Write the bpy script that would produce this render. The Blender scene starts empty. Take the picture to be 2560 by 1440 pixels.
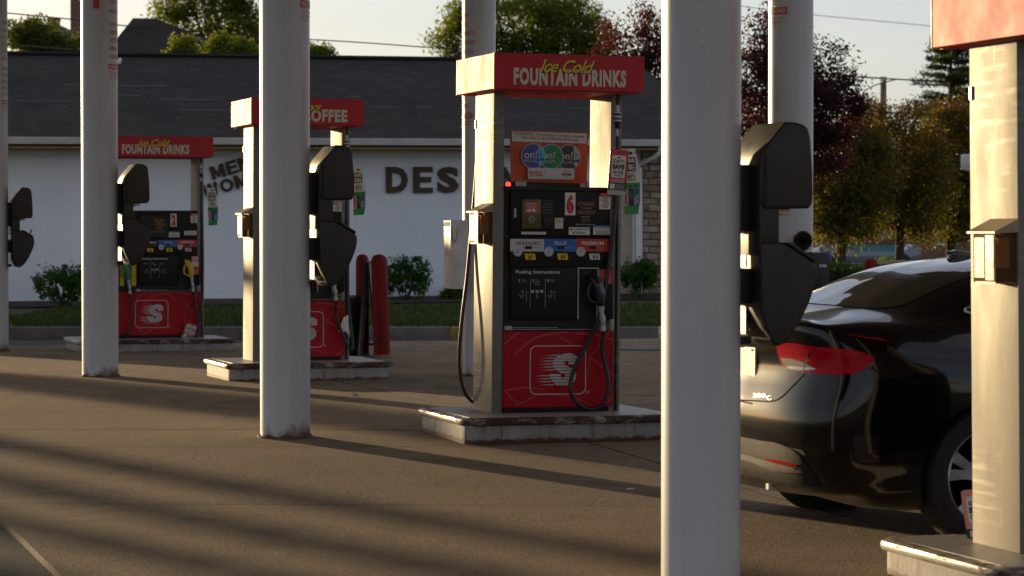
import bpy, bmesh, math, random
import numpy as np
from mathutils import Vector, Matrix
from mathutils.bvhtree import BVHTree

SC = bpy.context.scene
COL = SC.collection
RAD = math.radians

# ------------------------------------------------------------------ camera
CAMZ = 1.40
FPX = 6880.0                       # focal length in pixels of a 2560 wide frame
HZ = 575.0                         # row of the horizon
PITCH = math.atan((720.0 - HZ) / FPX)
cam_d = bpy.data.cameras.new('camera')
cam = bpy.data.objects.new('camera', cam_d)
COL.objects.link(cam)
cam.location = (0, 0, CAMZ)
cam.rotation_euler = (RAD(90) - PITCH, 0, 0)
cam_d.sensor_width = 36.0
cam_d.lens = FPX / 2560.0 * 36.0
cam_d.clip_start = 0.5
cam_d.clip_end = 3000.0
cam_d.dof.use_dof = True
cam_d.dof.focus_distance = 18.6
cam_d.dof.aperture_fstop = 6.3
SC.camera = cam

# ------------------------------------------------------------------ sky, sun, exposure
SUN_EL = RAD(4.6)
SUN_AZ = RAD(-36.0)                # clockwise from +Y
world = bpy.data.worlds.new('World')
SC.world = world
world.use_nodes = True
wn = world.node_tree
sky = wn.nodes.new('ShaderNodeTexSky')
sky.sky_type = 'NISHITA'
sky.sun_disc = False
sky.sun_elevation = SUN_EL
sky.sun_rotation = SUN_AZ
sky.air_density = 0.65
sky.dust_density = 0.7
sky.ozone_density = 1.0
# thin high cloud over the whole sky, added to lift the ambient light
veil = wn.nodes.new('ShaderNodeTexNoise')
veil.inputs['Scale'].default_value = 2.2
veil.inputs['Detail'].default_value = 5
vmap = wn.nodes.new('ShaderNodeMapping')
vmap.inputs['Scale'].default_value = (1, 1, 7)
vtc = wn.nodes.new('ShaderNodeTexCoord')
wn.links.new(vtc.outputs['Generated'], vmap.inputs[0])
wn.links.new(vmap.outputs[0], veil.inputs['Vector'])
vr = wn.nodes.new('ShaderNodeValToRGB')
vr.color_ramp.elements[0].position = .3
vr.color_ramp.elements[0].color = (2.3, 2.5, 3.3, 1)
vr.color_ramp.elements[1].position = .72
vr.color_ramp.elements[1].color = (5.2, 4.75, 4.9, 1)
wn.links.new(veil.outputs[0], vr.inputs[0])
vadd = wn.nodes.new('ShaderNodeMix')
vadd.data_type = 'RGBA'
vadd.blend_type = 'ADD'
vadd.inputs[0].default_value = 1.0
wn.links.new(sky.outputs[0], vadd.inputs[6])
wn.links.new(vr.outputs[0], vadd.inputs[7])
wn.links.new(vadd.outputs[2], wn.nodes['Background'].inputs[0])
wn.nodes['Background'].inputs[1].default_value = 0.065
sun_d = bpy.data.lights.new('sun', 'SUN')
sun_d.energy = 5.0
sun_d.angle = RAD(0.53)
sun_d.color = (1.0, 0.73, 0.40)
sun = bpy.data.objects.new('sun', sun_d)
COL.objects.link(sun)
SDIR = Vector((math.sin(SUN_AZ) * math.cos(SUN_EL), math.cos(SUN_AZ) * math.cos(SUN_EL), math.sin(SUN_EL)))
sun.rotation_euler = SDIR.to_track_quat('Z', 'Y').to_euler()
SC.view_settings.view_transform = 'Standard'
SC.view_settings.look = 'None'
SC.view_settings.exposure = 0.40
SC.view_settings.gamma = 1.0
SC.render.engine = 'CYCLES'
SC.cycles.max_bounces = 8
SC.cycles.transparent_max_bounces = 12

# ------------------------------------------------------------------ frames and helpers
TH = RAD(17.3)                     # the pumps, the salon and the car all lie at this angle
CU, SU = math.cos(TH), math.sin(TH)

def gz(y):
    """height of the forecourt: it crowns gently between the two rows of columns"""
    ys = [-60, 4, 8, 11.6, 15, 18.5, 22, 25.4, 29, 32.5, 37, 60]
    zs = [-.30, -.22, -.165, -.125, -.075, 0, .03, .035, 0, -.04, -.05, -.05]
    return float(np.interp(y, ys, zs))

def at(px, py, depth):
    """point seen at a pixel of the photograph at a given depth"""
    a = math.atan((py - 720.0) / FPX) + PITCH
    return Vector(((px - 1280.0) / FPX * depth, depth, CAMZ - depth * math.tan(a)))

def tag(o, label=None, cat=None, group=None, kind=None):
    if label: o['label'] = label
    if cat: o['category'] = cat
    if group: o['group'] = group
    if kind: o['kind'] = kind
    return o

def empty(name, loc=(0, 0, 0), rot=(0, 0, 0), parent=None):
    o = bpy.data.objects.new(name, None)
    o.empty_display_size = 0.1
    COL.objects.link(o)
    o.location = loc
    o.rotation_euler = rot
    if parent: o.parent = parent
    return o

class MB:
    def __init__(s):
        s.v = []; s.f = []; s.m = []; s.sm = []
    def add(s, vs, fs, m=0, smooth=False):
        o = len(s.v)
        s.v += [tuple(v) for v in vs]
        s.f += [tuple(i + o for i in f) for f in fs]
        s.m += [m] * len(fs)
        s.sm += [smooth] * len(fs)
        return s
    def box(s, x0, x1, y0, y1, z0, z1, m=0):
        vs = [(x0,y0,z0),(x1,y0,z0),(x1,y1,z0),(x0,y1,z0),(x0,y0,z1),(x1,y0,z1),(x1,y1,z1),(x0,y1,z1)]
        return s.add(vs, [(0,3,2,1),(4,5,6,7),(0,1,5,4),(1,2,6,5),(2,3,7,6),(3,0,4,7)], m)
    def rbox(s, x0, x1, y0, y1, z0, z1, r=.01, seg=2, m=0):
        bm = bmesh.new()
        bmesh.ops.create_cube(bm, size=1)
        for v in bm.verts:
            v.co = Vector(((x0+x1)/2 + v.co.x*(x1-x0), (y0+y1)/2 + v.co.y*(y1-y0), (z0+z1)/2 + v.co.z*(z1-z0)))
        bmesh.ops.bevel(bm, geom=bm.edges[:], offset=r, segments=seg, profile=.6, affect='EDGES')
        return s.bm(bm, m, True)
    def bm(s, bm, m=0, smooth=False):
        bm.verts.index_update()
        s.add([v.co[:] for v in bm.verts], [[v.index for v in f.verts] for f in bm.faces], m, smooth)
        bm.free()
        return s
    def prism(s, pts, axis, d0, d1, m=0, bevel=0, seg=2, smooth=False):
        """outline in the two other axes (x,z for axis y; y,z for axis x; x,y for axis z)"""
        def P(p, d):
            return {'y': (p[0], d, p[1]), 'x': (d, p[0], p[1]), 'z': (p[0], p[1], d)}[axis]
        bm = bmesh.new()
        a = [bm.verts.new(P(p, d0)) for p in pts]
        b = [bm.verts.new(P(p, d1)) for p in pts]
        n = len(pts)
        bm.faces.new(a); bm.faces.new(b[::-1])
        for i in range(n):
            bm.faces.new((a[(i+1) % n], a[i], b[i], b[(i+1) % n]))
        bmesh.ops.recalc_face_normals(bm, faces=bm.faces[:])
        if bevel:
            ed = [e for e in bm.edges if e.calc_face_angle(0) > .5]
            bmesh.ops.bevel(bm, geom=ed, offset=bevel, segments=seg, profile=.6, affect='EDGES')
        return s.bm(bm, m, smooth or bool(bevel))
    def tube(s, path, r, n=8, m=0, cap=True):
        path = [Vector(p) for p in path]
        k = len(path)
        rs = r if isinstance(r, (list, tuple)) else [r] * k
        vs = []; fs = []
        up = None
        for i, p in enumerate(path):
            d = (path[min(i+1, k-1)] - path[max(i-1, 0)])
            if d.length < 1e-9: d = Vector((0, 0, 1))
            d.normalize()
            if up is None:
                up = d.orthogonal().normalized()
            else:
                up = (up - d * up.dot(d))
                if up.length < 1e-6: up = d.orthogonal()
                up.normalize()
            w = d.cross(up)
            for j in range(n):
                a = 2 * math.pi * j / n
                vs.append(p + (up * math.cos(a) + w * math.sin(a)) * rs[i])
        for i in range(k-1):
            for j in range(n):
                a, b = i*n + j, i*n + (j+1) % n
                fs.append((a, b, b+n, a+n))
        if cap:
            fs.append(tuple(range(n))[::-1]); fs.append(tuple(range((k-1)*n, k*n)))
        return s.add(vs, fs, m, True)
    def lathe(s, prof, c=(0,0,0), n=24, m=0, cap=True):
        vs = []; fs = []
        for r, z in prof:
            for j in range(n):
                a = 2*math.pi*j/n
                vs.append((c[0] + r*math.cos(a), c[1] + r*math.sin(a), c[2] + z))
        for i in range(len(prof)-1):
            for j in range(n):
                a, b = i*n+j, i*n+(j+1) % n
                fs.append((a, b, b+n, a+n))
        if cap:
            fs.append(tuple(range(n))[::-1]); fs.append(tuple(range((len(prof)-1)*n, len(prof)*n)))
        return s.add(vs, fs, m, True)
    def build(s, name, mats, parent=None, loc=None, rot=None):
        me = bpy.data.meshes.new(name)
        me.from_pydata(s.v, [], s.f)
        if not isinstance(mats, (list, tuple)): mats = [mats]
        for m in mats: me.materials.append(m)
        me.polygons.foreach_set('material_index', s.m)
        me.polygons.foreach_set('use_smooth', s.sm)
        me.update()
        if any(s.sm):
            try: me.set_sharp_from_angle(angle=RAD(40))
            except Exception: pass
        o = bpy.data.objects.new(name, me)
        COL.objects.link(o)
        if parent: o.parent = parent
        if loc: o.location = loc
        if rot: o.rotation_euler = rot
        return o

_tc = {}
def text_mesh(body, bold=.0, shear=0.0, extrude=0.0, spacing=1.0):
    key = (body, bold, shear, extrude, spacing)
    if key in _tc: return _tc[key]
    c = bpy.data.curves.new('t', 'FONT')
    c.body = body; c.offset = bold; c.shear = shear; c.resolution_u = 3; c.extrude = extrude
    c.space_character = spacing
    o = bpy.data.objects.new('t', c)
    me = o.to_mesh()
    vs = [v.co[:] for v in me.vertices]
    fs = [tuple(p.vertices) for p in me.polygons]
    o.to_mesh_clear()
    bpy.data.objects.remove(o); bpy.data.curves.remove(c)
    a = np.array(vs)
    lo, hi = a.min(0), a.max(0)
    _tc[key] = (vs, fs, lo, hi)
    return _tc[key]

def text(mb, body, x0, x1, z0, z1, y, m=0, bold=.0, shear=0.0, fn=None, spacing=1.0):
    """lettering fitted to a rectangle of a plane facing -y (fn may bend it elsewhere)"""
    vs, fs, lo, hi = text_mesh(body, bold, shear, 0.0, spacing)
    out = []
    for v in vs:
        X = x0 + (v[0]-lo[0]) / max(hi[0]-lo[0], 1e-6) * (x1-x0)
        Z = z0 + (v[1]-lo[1]) / max(hi[1]-lo[1], 1e-6) * (z1-z0)
        out.append(fn(X, Z) if fn else (X, y, Z))
    mb.add(out, fs, m)

def disc(mb, cx, cz, r, y, m=0, n=24, rx=None):
    rx = rx or r
    mb.add([(cx + rx*math.cos(2*math.pi*i/n), y, cz + r*math.sin(2*math.pi*i/n)) for i in range(n)], [tuple(range(n))], m)

def rect(mb, x0, x1, z0, z1, y, m=0):
    mb.add([(x0,y,z0),(x1,y,z0),(x1,y,z1),(x0,y,z1)], [(0,1,2,3)], m)

def rrect_pts(x0, x1, z0, z1, r, n=5):
    pts = []
    for cx, cz, a0 in ((x1-r, z0+r, -90), (x1-r, z1-r, 0), (x0+r, z1-r, 90), (x0+r, z0+r, 180)):
        for i in range(n+1):
            a = RAD(a0 + 90*i/n)
            pts.append((cx + r*math.cos(a), cz + r*math.sin(a)))
    return pts

def poly(mb, pts, y, m=0):
    mb.add([(p[0], y, p[1]) for p in pts], [tuple(range(len(pts)))], m)

def ribbon(mb, pts, w, y, m=0, closed=False):
    """thin flat line along a path in an x,z plane"""
    P = [Vector((p[0], p[1])) for p in pts]
    k = len(P); vs = []; fs = []
    for i, p in enumerate(P):
        a = P[(i-1) % k] if (closed or i > 0) else p
        b = P[(i+1) % k] if (closed or i < k-1) else p
        d = (b - a)
        if d.length < 1e-9: d = Vector((1, 0))
        d.normalize()
        nn = Vector((-d.y, d.x)) * w/2
        vs += [(p.x+nn.x, y, p.y+nn.y), (p.x-nn.x, y, p.y-nn.y)]
    for i in range(k if closed else k-1):
        j = (i+1) % k
        fs.append((2*i+1, 2*j+1, 2*j, 2*i))
    mb.add(vs, fs, m)

def spline(pts, n=8):
    P = [Vector(p) for p in pts]
    P = [P[0]*2 - P[1]] + P + [P[-1]*2 - P[-2]]
    out = []
    for i in range(1, len(P)-2):
        for k in range(n):
            t = k/n
            a, b, c, d = P[i-1], P[i], P[i+1], P[i+2]
            out.append(.5*((2*b) + (c-a)*t + (2*a-5*b+4*c-d)*t*t + (3*b-a-3*c+d)*t**3))
    out.append(P[-2])
    return out

def copy_tree(o, parent=None):
    c = o.copy()
    COL.objects.link(c)
    if parent is not None: c.parent = parent
    for ch in list(o.children): copy_tree(ch, c)
    return c

# ------------------------------------------------------------------ materials
class N:
    """small node-graph helper"""
    def __init__(s, name):
        s.mat = bpy.data.materials.new(name)
        s.mat.use_nodes = True
        s.t = s.mat.node_tree
        s.b = s.t.nodes['Principled BSDF']
        s.out = s.t.nodes['Material Output']
        s._tc = None
    def n(s, typ, **kw):
        nd = s.t.nodes.new(typ)
        for k, v in kw.items():
            if k.startswith('i_'):
                k = k[2:].replace('_', ' ')
                nd.inputs[k].default_value = v
            else: setattr(nd, k, v)
        return nd
    def l(s, a, b): s.t.links.new(a, b)
    def coord(s, which='Object'):
        if s._tc is None: s._tc = s.n('ShaderNodeTexCoord')
        return s._tc.outputs[which]
    def pos(s):
        return s.n('ShaderNodeNewGeometry').outputs['Position']
    def scaled(s, vec, sc):
        m = s.n('ShaderNodeMapping')
        m.inputs['Scale'].default_value = sc
        s.l(vec, m.inputs['Vector'])
        return m.outputs[0]
    def noise(s, vec, scale, detail=4, rough=.55):
        nd = s.n('ShaderNodeTexNoise')
        nd.inputs['Scale'].default_value = scale
        nd.inputs['Detail'].default_value = detail
        nd.inputs['Roughness'].default_value = rough
        s.l(vec, nd.inputs['Vector'])
        return nd.outputs[0]
    def ramp(s, fac, stops):
        r = s.n('ShaderNodeValToRGB')
        e = r.color_ramp.elements
        while len(e) < len(stops): e.new(.5)
        for i, (p, c) in enumerate(stops):
            e[i].position = p
            e[i].color = (c, c, c, 1) if isinstance(c, (int, float)) else (*c, 1)
        s.l(fac, r.inputs[0])
        return r.outputs[0]
    def math(s, op, a, b=None, clamp=False):
        nd = s.n('ShaderNodeMath', operation=op, use_clamp=clamp)
        for i, v in enumerate((a, b)):
            if v is None: continue
            if isinstance(v, (int, float)): nd.inputs[i].default_value = v
            else: s.l(v, nd.inputs[i])
        return nd.outputs[0]
    def mix(s, fac, a, b, blend='MIX'):
        nd = s.n('ShaderNodeMix', data_type='RGBA', blend_type=blend)
        for i, v in ((0, fac), (6, a), (7, b)):
            if isinstance(v, (int, float)): nd.inputs[i].default_value = v
            elif isinstance(v, tuple): nd.inputs[i].default_value = (*v, 1)
            else: s.l(v, nd.inputs[i])
        return nd.outputs[2]
    def sep(s, vec):
        nd = s.n('ShaderNodeSeparateXYZ'); s.l(vec, nd.inputs[0]); return nd.outputs
    def bump(s, h, strength=.3, dist=.01, to=None):
        b = s.n('ShaderNodeBump')
        b.inputs['Strength'].default_value = strength
        b.inputs['Distance'].default_value = dist
        s.l(h, b.inputs['Height'])
        s.l(b.outputs[0], s.b.inputs['Normal'])
        return b
    def set(s, **kw):
        names = dict(col='Base Color', rough='Roughness', metal='Metallic', spec='Specular IOR Level', coat='Coat Weight',
                     coatr='Coat Roughness', emit='Emission Color', es='Emission Strength', trans='Transmission Weight',
                     alpha='Alpha', ior='IOR', sheen='Sheen Weight', aniso='Anisotropic')
        for k, v in kw.items():
            i = s.b.inputs[names[k]]
            if isinstance(v, (int, float)): i.default_value = v
            elif isinstance(v, tuple): i.default_value = (*v, 1) if len(v) == 3 else v
            else: s.l(v, i)
        return s

def simple(name, col, rough=.5, metal=0., var=.12, scale=9., bump=0., bscale=60., spec=.5, coat=0., coatr=.05):
    g = N(name)
    P = g.coord()
    n1 = g.noise(P, scale, 5)
    f = g.ramp(n1, [(.3, 1-var), (.7, 1+var*.6)])
    c = g.mix(1.0, col, f, 'MULTIPLY')
    g.set(col=c, rough=g.ramp(n1, [(.3, max(rough-.08, 0.02)), (.7, min(rough+.08, 1))]), metal=metal, spec=spec, coat=coat, coatr=coatr)
    if bump: g.bump(g.noise(P, bscale, 3), bump, .004)
    return g.mat

def flat(name, col, rough=.45, **k):
    return simple(name, col, rough, var=.06, scale=30., **k)

M = {}
M['white'] = flat('white_vinyl', (.74, .72, .66))
M['cream'] = flat('cream_vinyl', (.68, .62, .50))
M['black'] = flat('black_vinyl', (.012, .012, .012))
M['ink'] = flat('black_ink', (.02, .02, .02))
M['red'] = flat('red_vinyl', (.50, .022, .03), .35)
M['deepred'] = simple('red_panel_print', (.40, .005, .014), .45, var=.12, scale=3., bump=.05, bscale=8, spec=.25)
M['paler'] = flat('pale_red_line', (.48, .055, .05), .5)
M['sunline'] = flat('grey_red_line', (.55, .15, .12), .5)
M['header'] = simple('red_header_print', (.52, .032, .042), .62, var=.12, scale=3., spec=.36)
M['yellow'] = flat('yellow_print', (.80, .52, .01))
M['blue'] = flat('blue_print', (.02, .12, .42))
M['navy'] = flat('navy_print', (.05, .07, .32))
M['cyan'] = flat('cyan_print', (.08, .45, .70))
M['green'] = flat('green_print', (.015, .30, .05))
M['teal'] = flat('teal_green_print', (.01, .20, .10))
M['orange'] = simple('orange_poster', (.62, .085, .018), .5, var=.3, scale=4., bump=.3, bscale=6)
M['charcoal'] = flat('charcoal_print', (.03, .03, .032))
M['grey'] = flat('grey_print', (.42, .42, .42))
M['lgrey'] = flat('light_grey_print', (.55, .54, .50))
M['pink'] = flat('pink_print', (.72, .30, .28))
M['panel'] = simple('black_dispenser_plastic', (.014, .0125, .0108), .5, var=.2, scale=6., bump=.05, bscale=120, spec=.22)
M['panel2'] = simple('dark_dispenser_trim', (.024, .021, .017), .5, var=.2, scale=6., spec=.3)
M['recess'] = simple('nozzle_recess', (.006, .006, .006), .6)
M['amber'] = simple('amber_display', (.10, .036, .012), .25, var=.35, scale=60.)
M['olive'] = simple('olive_bezel', (.075, .065, .010), .35, var=.15)
M['screen'] = simple('pump_screen', (.42, .085, .075), .25)
M['key'] = flat('keypad_keys', (.05, .05, .05))
M['rubber'] = simple('black_rubber', (.013, .012, .012), .42, var=.2, scale=20.)
M['hosered'] = simple('dark_red_hose', (.045, .008, .006), .4, var=.2)
M['chrome'] = simple('dull_chrome', (.55, .55, .55), .28, 1.0, var=.2, scale=40.)
M['alu'] = simple('cast_aluminium', (.34, .34, .34), .42, .9, var=.25, scale=40.)
M['plastic'] = simple('black_service_plastic', (.011, .0095, .008), .46, var=.15, scale=5., bump=.08, bscale=300)
M['bluegrey'] = simple('blue_grey_sleeve', (.08, .12, .20), .4)
M['binblack'] = simple('black_bin_plastic', (.012, .011, .010), .55)
M['yellowp'] = simple('yellow_grip', (.62, .45, .015), .45, var=.25, scale=30.)
M['greenp'] = simple('green_grip', (.02, .22, .10), .45)

g = N('warning_lamp'); g.set(col=(.8, .03, .02), rough=.3, emit=(1.0, .06, .03), es=1.6); M['lamp'] = g.mat

# brushed stainless sheet with wipe marks
g = N('brushed_stainless')
P = g.coord()
st = g.noise(g.scaled(P, (60, 60, 1.2)), 4, 4)
sm = g.noise(g.scaled(P, (1.6, 1.6, .7)), 1.8, 4, .5)
sp = g.noise(g.scaled(P, (14, 14, 6)), 3, 6, .7)
col = g.mix(g.ramp(sm, [(.35, 0), (.7, 1)]), (.20, .190, .165), (.27, .258, .225))
col = g.mix(g.ramp(sp, [(.55, 0), (.75, .35)]), col, (.35, .335, .295))
wipe = g.noise(g.scaled(P, (2, 2.5, 34)), 1.0, 3, .5)
wm = g.math('MULTIPLY', g.ramp(wipe, [(.48, 0), (.62, 1)]), g.ramp(g.noise(g.scaled(P, (1, 1, .8)), 2.3, 3), [(.50, 0), (.60, 1)]))
scr = g.math('MULTIPLY', g.ramp(g.noise(g.scaled(P, (70, 70, 3.0)), 1.0, 2), [(.66, 0), (.70, 1)]), g.ramp(g.noise(P, 4.5, 3), [(.5, 0), (.62, 1)]))
mark = g.math('MAXIMUM', g.math('MULTIPLY', wm, .55), g.math('MULTIPLY', scr, .7))
col = g.mix(mark, col, (.40, .385, .34))
g.set(col=col, metal=.55, rough=g.math('ADD', g.math('MULTIPLY', sm, .22), g.math('MULTIPLY', st, .16)), spec=.5)
rr = g.math('ADD', g.math('ADD', g.ramp(sm, [(.3, .0), (.7, .20)]), g.math('MULTIPLY', st, .16)), .50)
rr = g.math('SUBTRACT', rr, g.math('MULTIPLY', mark, .07))
g.set(rough=rr)
g.bump(g.math('ADD', st, g.math('MULTIPLY', sm, .5)), .08, .004)
M['steel'] = g.mat

# canopy column paint: warm grey enamel, orange peel, scuffs and a rusty foot
g = N('grey_column_enamel')
P = g.coord()
z = g.sep(P)[2]
sm = g.noise(g.scaled(P, (1, 1, .4)), 3, 5)
col = g.mix(g.ramp(sm, [(.3, 0), (.7, 1)]), (.50, .51, .525), (.58, .59, .605))
drip = g.noise(g.scaled(P, (9, 9, .22)), 1.0, 4)
col = g.mix(g.math('MULTIPLY', g.ramp(drip, [(.45, 0), (.75, 1)]), .16), col, (.22, .19, .16))
ch = g.noise(P, 26, 6, .7)
chm = g.ramp(ch, [(.66, 0), (.68, 1)])
big = g.ramp(g.noise(P, 2.3, 2), [(.5, 0), (.62, 1)])
col = g.mix(g.math('MULTIPLY', g.math('MULTIPLY', chm, big), .7), col, (.10, .08, .07))
rn = g.noise(g.scaled(P, (4, 4, 3.0)), 1.6, 6, .6)
rz = g.math('SUBTRACT', g.math('MULTIPLY', rn, .34), g.math('ADD', z, .100))
rm = g.math('MULTIPLY', rz, 14., True)
rc = g.mix(g.noise(P, 40, 4), (.10, .035, .010), (.28, .12, .03))
col = g.mix(rm, col, rc)
g.set(col=col, rough=g.mix(rm, (.34, .34, .34), (.85, .85, .85)), spec=.5)
g.bump(g.math('ADD', g.noise(P, 140, 2), g.math('MULTIPLY', rm, g.noise(P, 60, 4))), .16, .003)
M['enamel'] = g.mat

# forecourt concrete: stains, tyre grime, broom marks, joints
def ground_mat(name, base_a, base_b, joints=True):
    g = N(name)
    P = g.pos()
    n1 = g.noise(P, .35, 5, .6)
    n2 = g.noise(P, 2.2, 6, .65)
    n3 = g.noise(P, 90, 3, .6)
    n4 = g.noise(g.scaled(P, (.8, .18, 1)), 1.6, 5, .6)
    col = g.mix(g.ramp(n1, [(.3, 0), (.7, 1)]), base_a, base_b)
    col = g.mix(g.math('MULTIPLY', g.ramp(n2, [(.42, 0), (.70, 1)]), .70), col, tuple(c*.62 for c in base_a))
    col = g.mix(g.math('MULTIPLY', g.ramp(n4, [(.55, 0), (.72, 1)]), .5), col, tuple(c*.5 for c in base_a))
    col = g.mix(1.0, col, g.ramp(n3, [(.3, .55), (.7, 1.45)]), 'MULTIPLY')
    h = g.math('ADD', g.math('MULTIPLY', n3, .5), g.math('MULTIPLY', g.noise(P, 24, 4, .7), .8))
    vo = g.n('ShaderNodeTexVoronoi', feature='F1'); vo.inputs['Scale'].default_value = 2.6; g.l(P, vo.inputs['Vector'])
    spot = g.ramp(g.math('ADD', vo.outputs['Distance'], g.math('MULTIPLY', n2, .10)), [(.085, 1), (.12, 0)])
    vs_ = g.n('ShaderNodeTexVoronoi', feature='F1'); vs_.inputs['Scale'].default_value = 14; g.l(P, vs_.inputs['Vector'])
    gum = g.ramp(vs_.outputs['Distance'], [(.09, 1), (.13, 0)])
    gm = g.ramp(g.noise(P, .9, 3), [(.5, 0), (.6, 1)])
    dk = g.math('MAXIMUM', g.math('MULTIPLY', spot, .55), g.math('MULTIPLY', g.math('MULTIPLY', gum, gm), .6))
    col = g.mix(dk, col, (.03, .026, .022))
    dv = g.n('ShaderNodeVectorMath', operation='ADD'); nv = g.n('ShaderNodeTexNoise'); nv.inputs['Scale'].default_value = 1.1; g.l(P, nv.inputs[0]); g.l(P, dv.inputs[0]); g.l(nv.outputs[1], dv.inputs[1])
    ve = g.n('ShaderNodeTexVoronoi', feature='DISTANCE_TO_EDGE'); ve.inputs['Scale'].default_value = .22; g.l(dv.outputs[0], ve.inputs['Vector'])
    crk = g.ramp(ve.outputs['Distance'], [(.0, 1), (.0018, 0)])
    crk = g.math('MULTIPLY', crk, g.math('MULTIPLY', g.ramp(g.noise(P, .4, 2), [(.50, 0), (.60, 1)]), .6))
    col = g.mix(crk, col, (.015, .013, .012))
    h = g.math('SUBTRACT', h, g.math('MULTIPLY', crk, .25))
    rough = g.ramp(n2, [(.3, .78), (.7, .96)])
    if joints:
        X, Y, Z = g.sep(P)
        m = None
        lines = [(0.015, 1.0, 19.15, .016), (0.03, 1.0, 14.75, .007), (-.03, 1.0, 17.95, .008), (CU, SU, 5.89, .008),
                 (-SU, CU, 26.6, .008), (CU, SU, 9.9, .008), (-SU, CU, 31.5, .01), (CU, SU, 13.9, .008), (-SU, CU, 9.6, .006)]
        wob = g.math('MULTIPLY', g.math('SUBTRACT', g.noise(P, 1.5, 3), .5), .03)
        for a, b, c, w in lines:
            d = g.math('ADD', g.math('MULTIPLY', X, a), g.math('MULTIPLY', Y, b))
            d = g.math('ABSOLUTE', g.math('SUBTRACT', g.math('ADD', d, wob), c))
            k = g.math('SUBTRACT', 1.0, g.math('DIVIDE', d, w * 1.8), True)
            m = k if m is None else g.math('MAXIMUM', m, k)
        m = g.math('MULTIPLY', m, 2.0, True)
        col = g.mix(m, col, (.012, .011, .010))
        h = g.math('SUBTRACT', h, g.math('MULTIPLY', m, 3.0))
    g.set(col=col, rough=rough, spec=.5)
    g.bump(h, 1.0, .010)
    return g.mat
M['concrete'] = ground_mat('forecourt_concrete', (.175, .120, .062), (.295, .210, .115))
M['asphalt'] = ground_mat('asphalt', (.050, .047, .045), (.075, .070, .065), False)

# island: painted concrete, rust and flaked paint
g = N('white_painted_concrete')
P = g.coord(); z = g.sep(P)[2]
n1 = g.noise(P, 7, 6, .7)
col = g.mix(g.ramp(n1, [(.35, 0), (.65, 1)]), (.25, .24, .225), (.36, .345, .32))
dr = g.noise(g.scaled(P, (9, 9, 1.2)), 2, 4)
col = g.mix(g.math('MULTIPLY', g.ramp(dr, [(.56, 0), (.68, 1)]), .65), col, (.20, .10, .045))
e = g.math('MULTIPLY', g.math('SUBTRACT', g.math('MULTIPLY', g.noise(P, 11, 6, .75), .105), g.math('ADD', z, .022)), 60, True)
col = g.mix(e, col, g.mix(g.noise(P, 30, 4), (.05, .024, .015), (.12, .055, .03)))
pit = g.ramp(g.noise(P, 24, 3), [(.72, 0), (.75, 1)])
col = g.mix(pit, col, (.06, .04, .03))
g.set(col=col, rough=.7, spec=.35)
g.bump(g.math('SUBTRACT', g.noise(P, 30, 5), g.math('MULTIPLY', e, .8)), .35, .006)
M['islandpaint'] = g.mat
g = N('worn_island_top')
P = g.coord()
n1 = g.noise(g.scaled(P, (3, 12, 3)), 3, 6, .7)
col = g.mix(g.ramp(n1, [(.35, 0), (.7, 1)]), (.27, .235, .19), (.46, .42, .36))
col = g.mix(g.ramp(g.noise(P, 14, 5), [(.62, 0), (.70, 1)]), col, (.09, .06, .045))
g.set(col=col, rough=.42, spec=.5); g.bump(g.noise(P, 40, 5), .3, .004)
M['islandtop'] = g.mat
g = N('rusty_painted_steel_rim')
P = g.coord()
n1 = g.noise(g.scaled(P, (1, 1, 3)), 6, 7, .75)
f = g.ramp(g.math('ADD', n1, g.math('MULTIPLY', g.math('SUBTRACT', -.20, g.sep(P)[0]), .9, True)), [(.52, 0), (.66, 1)])
col = g.mix(f, g.mix(g.noise(P, 30, 4), (.028, .014, .011), (.085, .036, .02)), (.40, .355, .285))
g.set(col=col, rough=g.mix(f, (.75, .75, .75), (.3, .3, .3)), spec=.5)
g.bump(n1, .3, .005)
M['rim'] = g.mat
# more materials: buildings, plants, car
g = N('white_painted_block')
P = g.coord()
br = g.n('ShaderNodeTexBrick', offset=.5)
br.inputs['Scale'].default_value = 1.0
br.inputs['Mortar Size'].default_value = .006
br.inputs['Brick Width'].default_value = .40
br.inputs['Row Height'].default_value = .20
br.inputs['Color1'].default_value = (1, 1, 1, 1); br.inputs['Color2'].default_value = (.97, .97, .97, 1); br.inputs['Mortar'].default_value = (.6, .6, .6, 1)
sx = g.sep(P); cb = g.n('ShaderNodeCombineXYZ'); g.l(sx[0], cb.inputs[0]); g.l(sx[2], cb.inputs[1]); g.l(cb.outputs[0], br.inputs['Vector'])
n1 = g.noise(P, 1.2, 5)
col = g.mix(g.ramp(n1, [(.3, 0), (.7, 1)]), (.68, .73, .80), (.76, .80, .86))
col = g.mix(.12, col, br.outputs[0], 'MULTIPLY')
g.set(col=col, rough=.75, spec=.3)
g.bump(g.math('ADD', g.math('MULTIPLY', g.n('ShaderNodeRGBToBW').outputs[0], 0), g.noise(P, 16, 5)), .35, .012)
M['wall'] = g.mat

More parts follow.
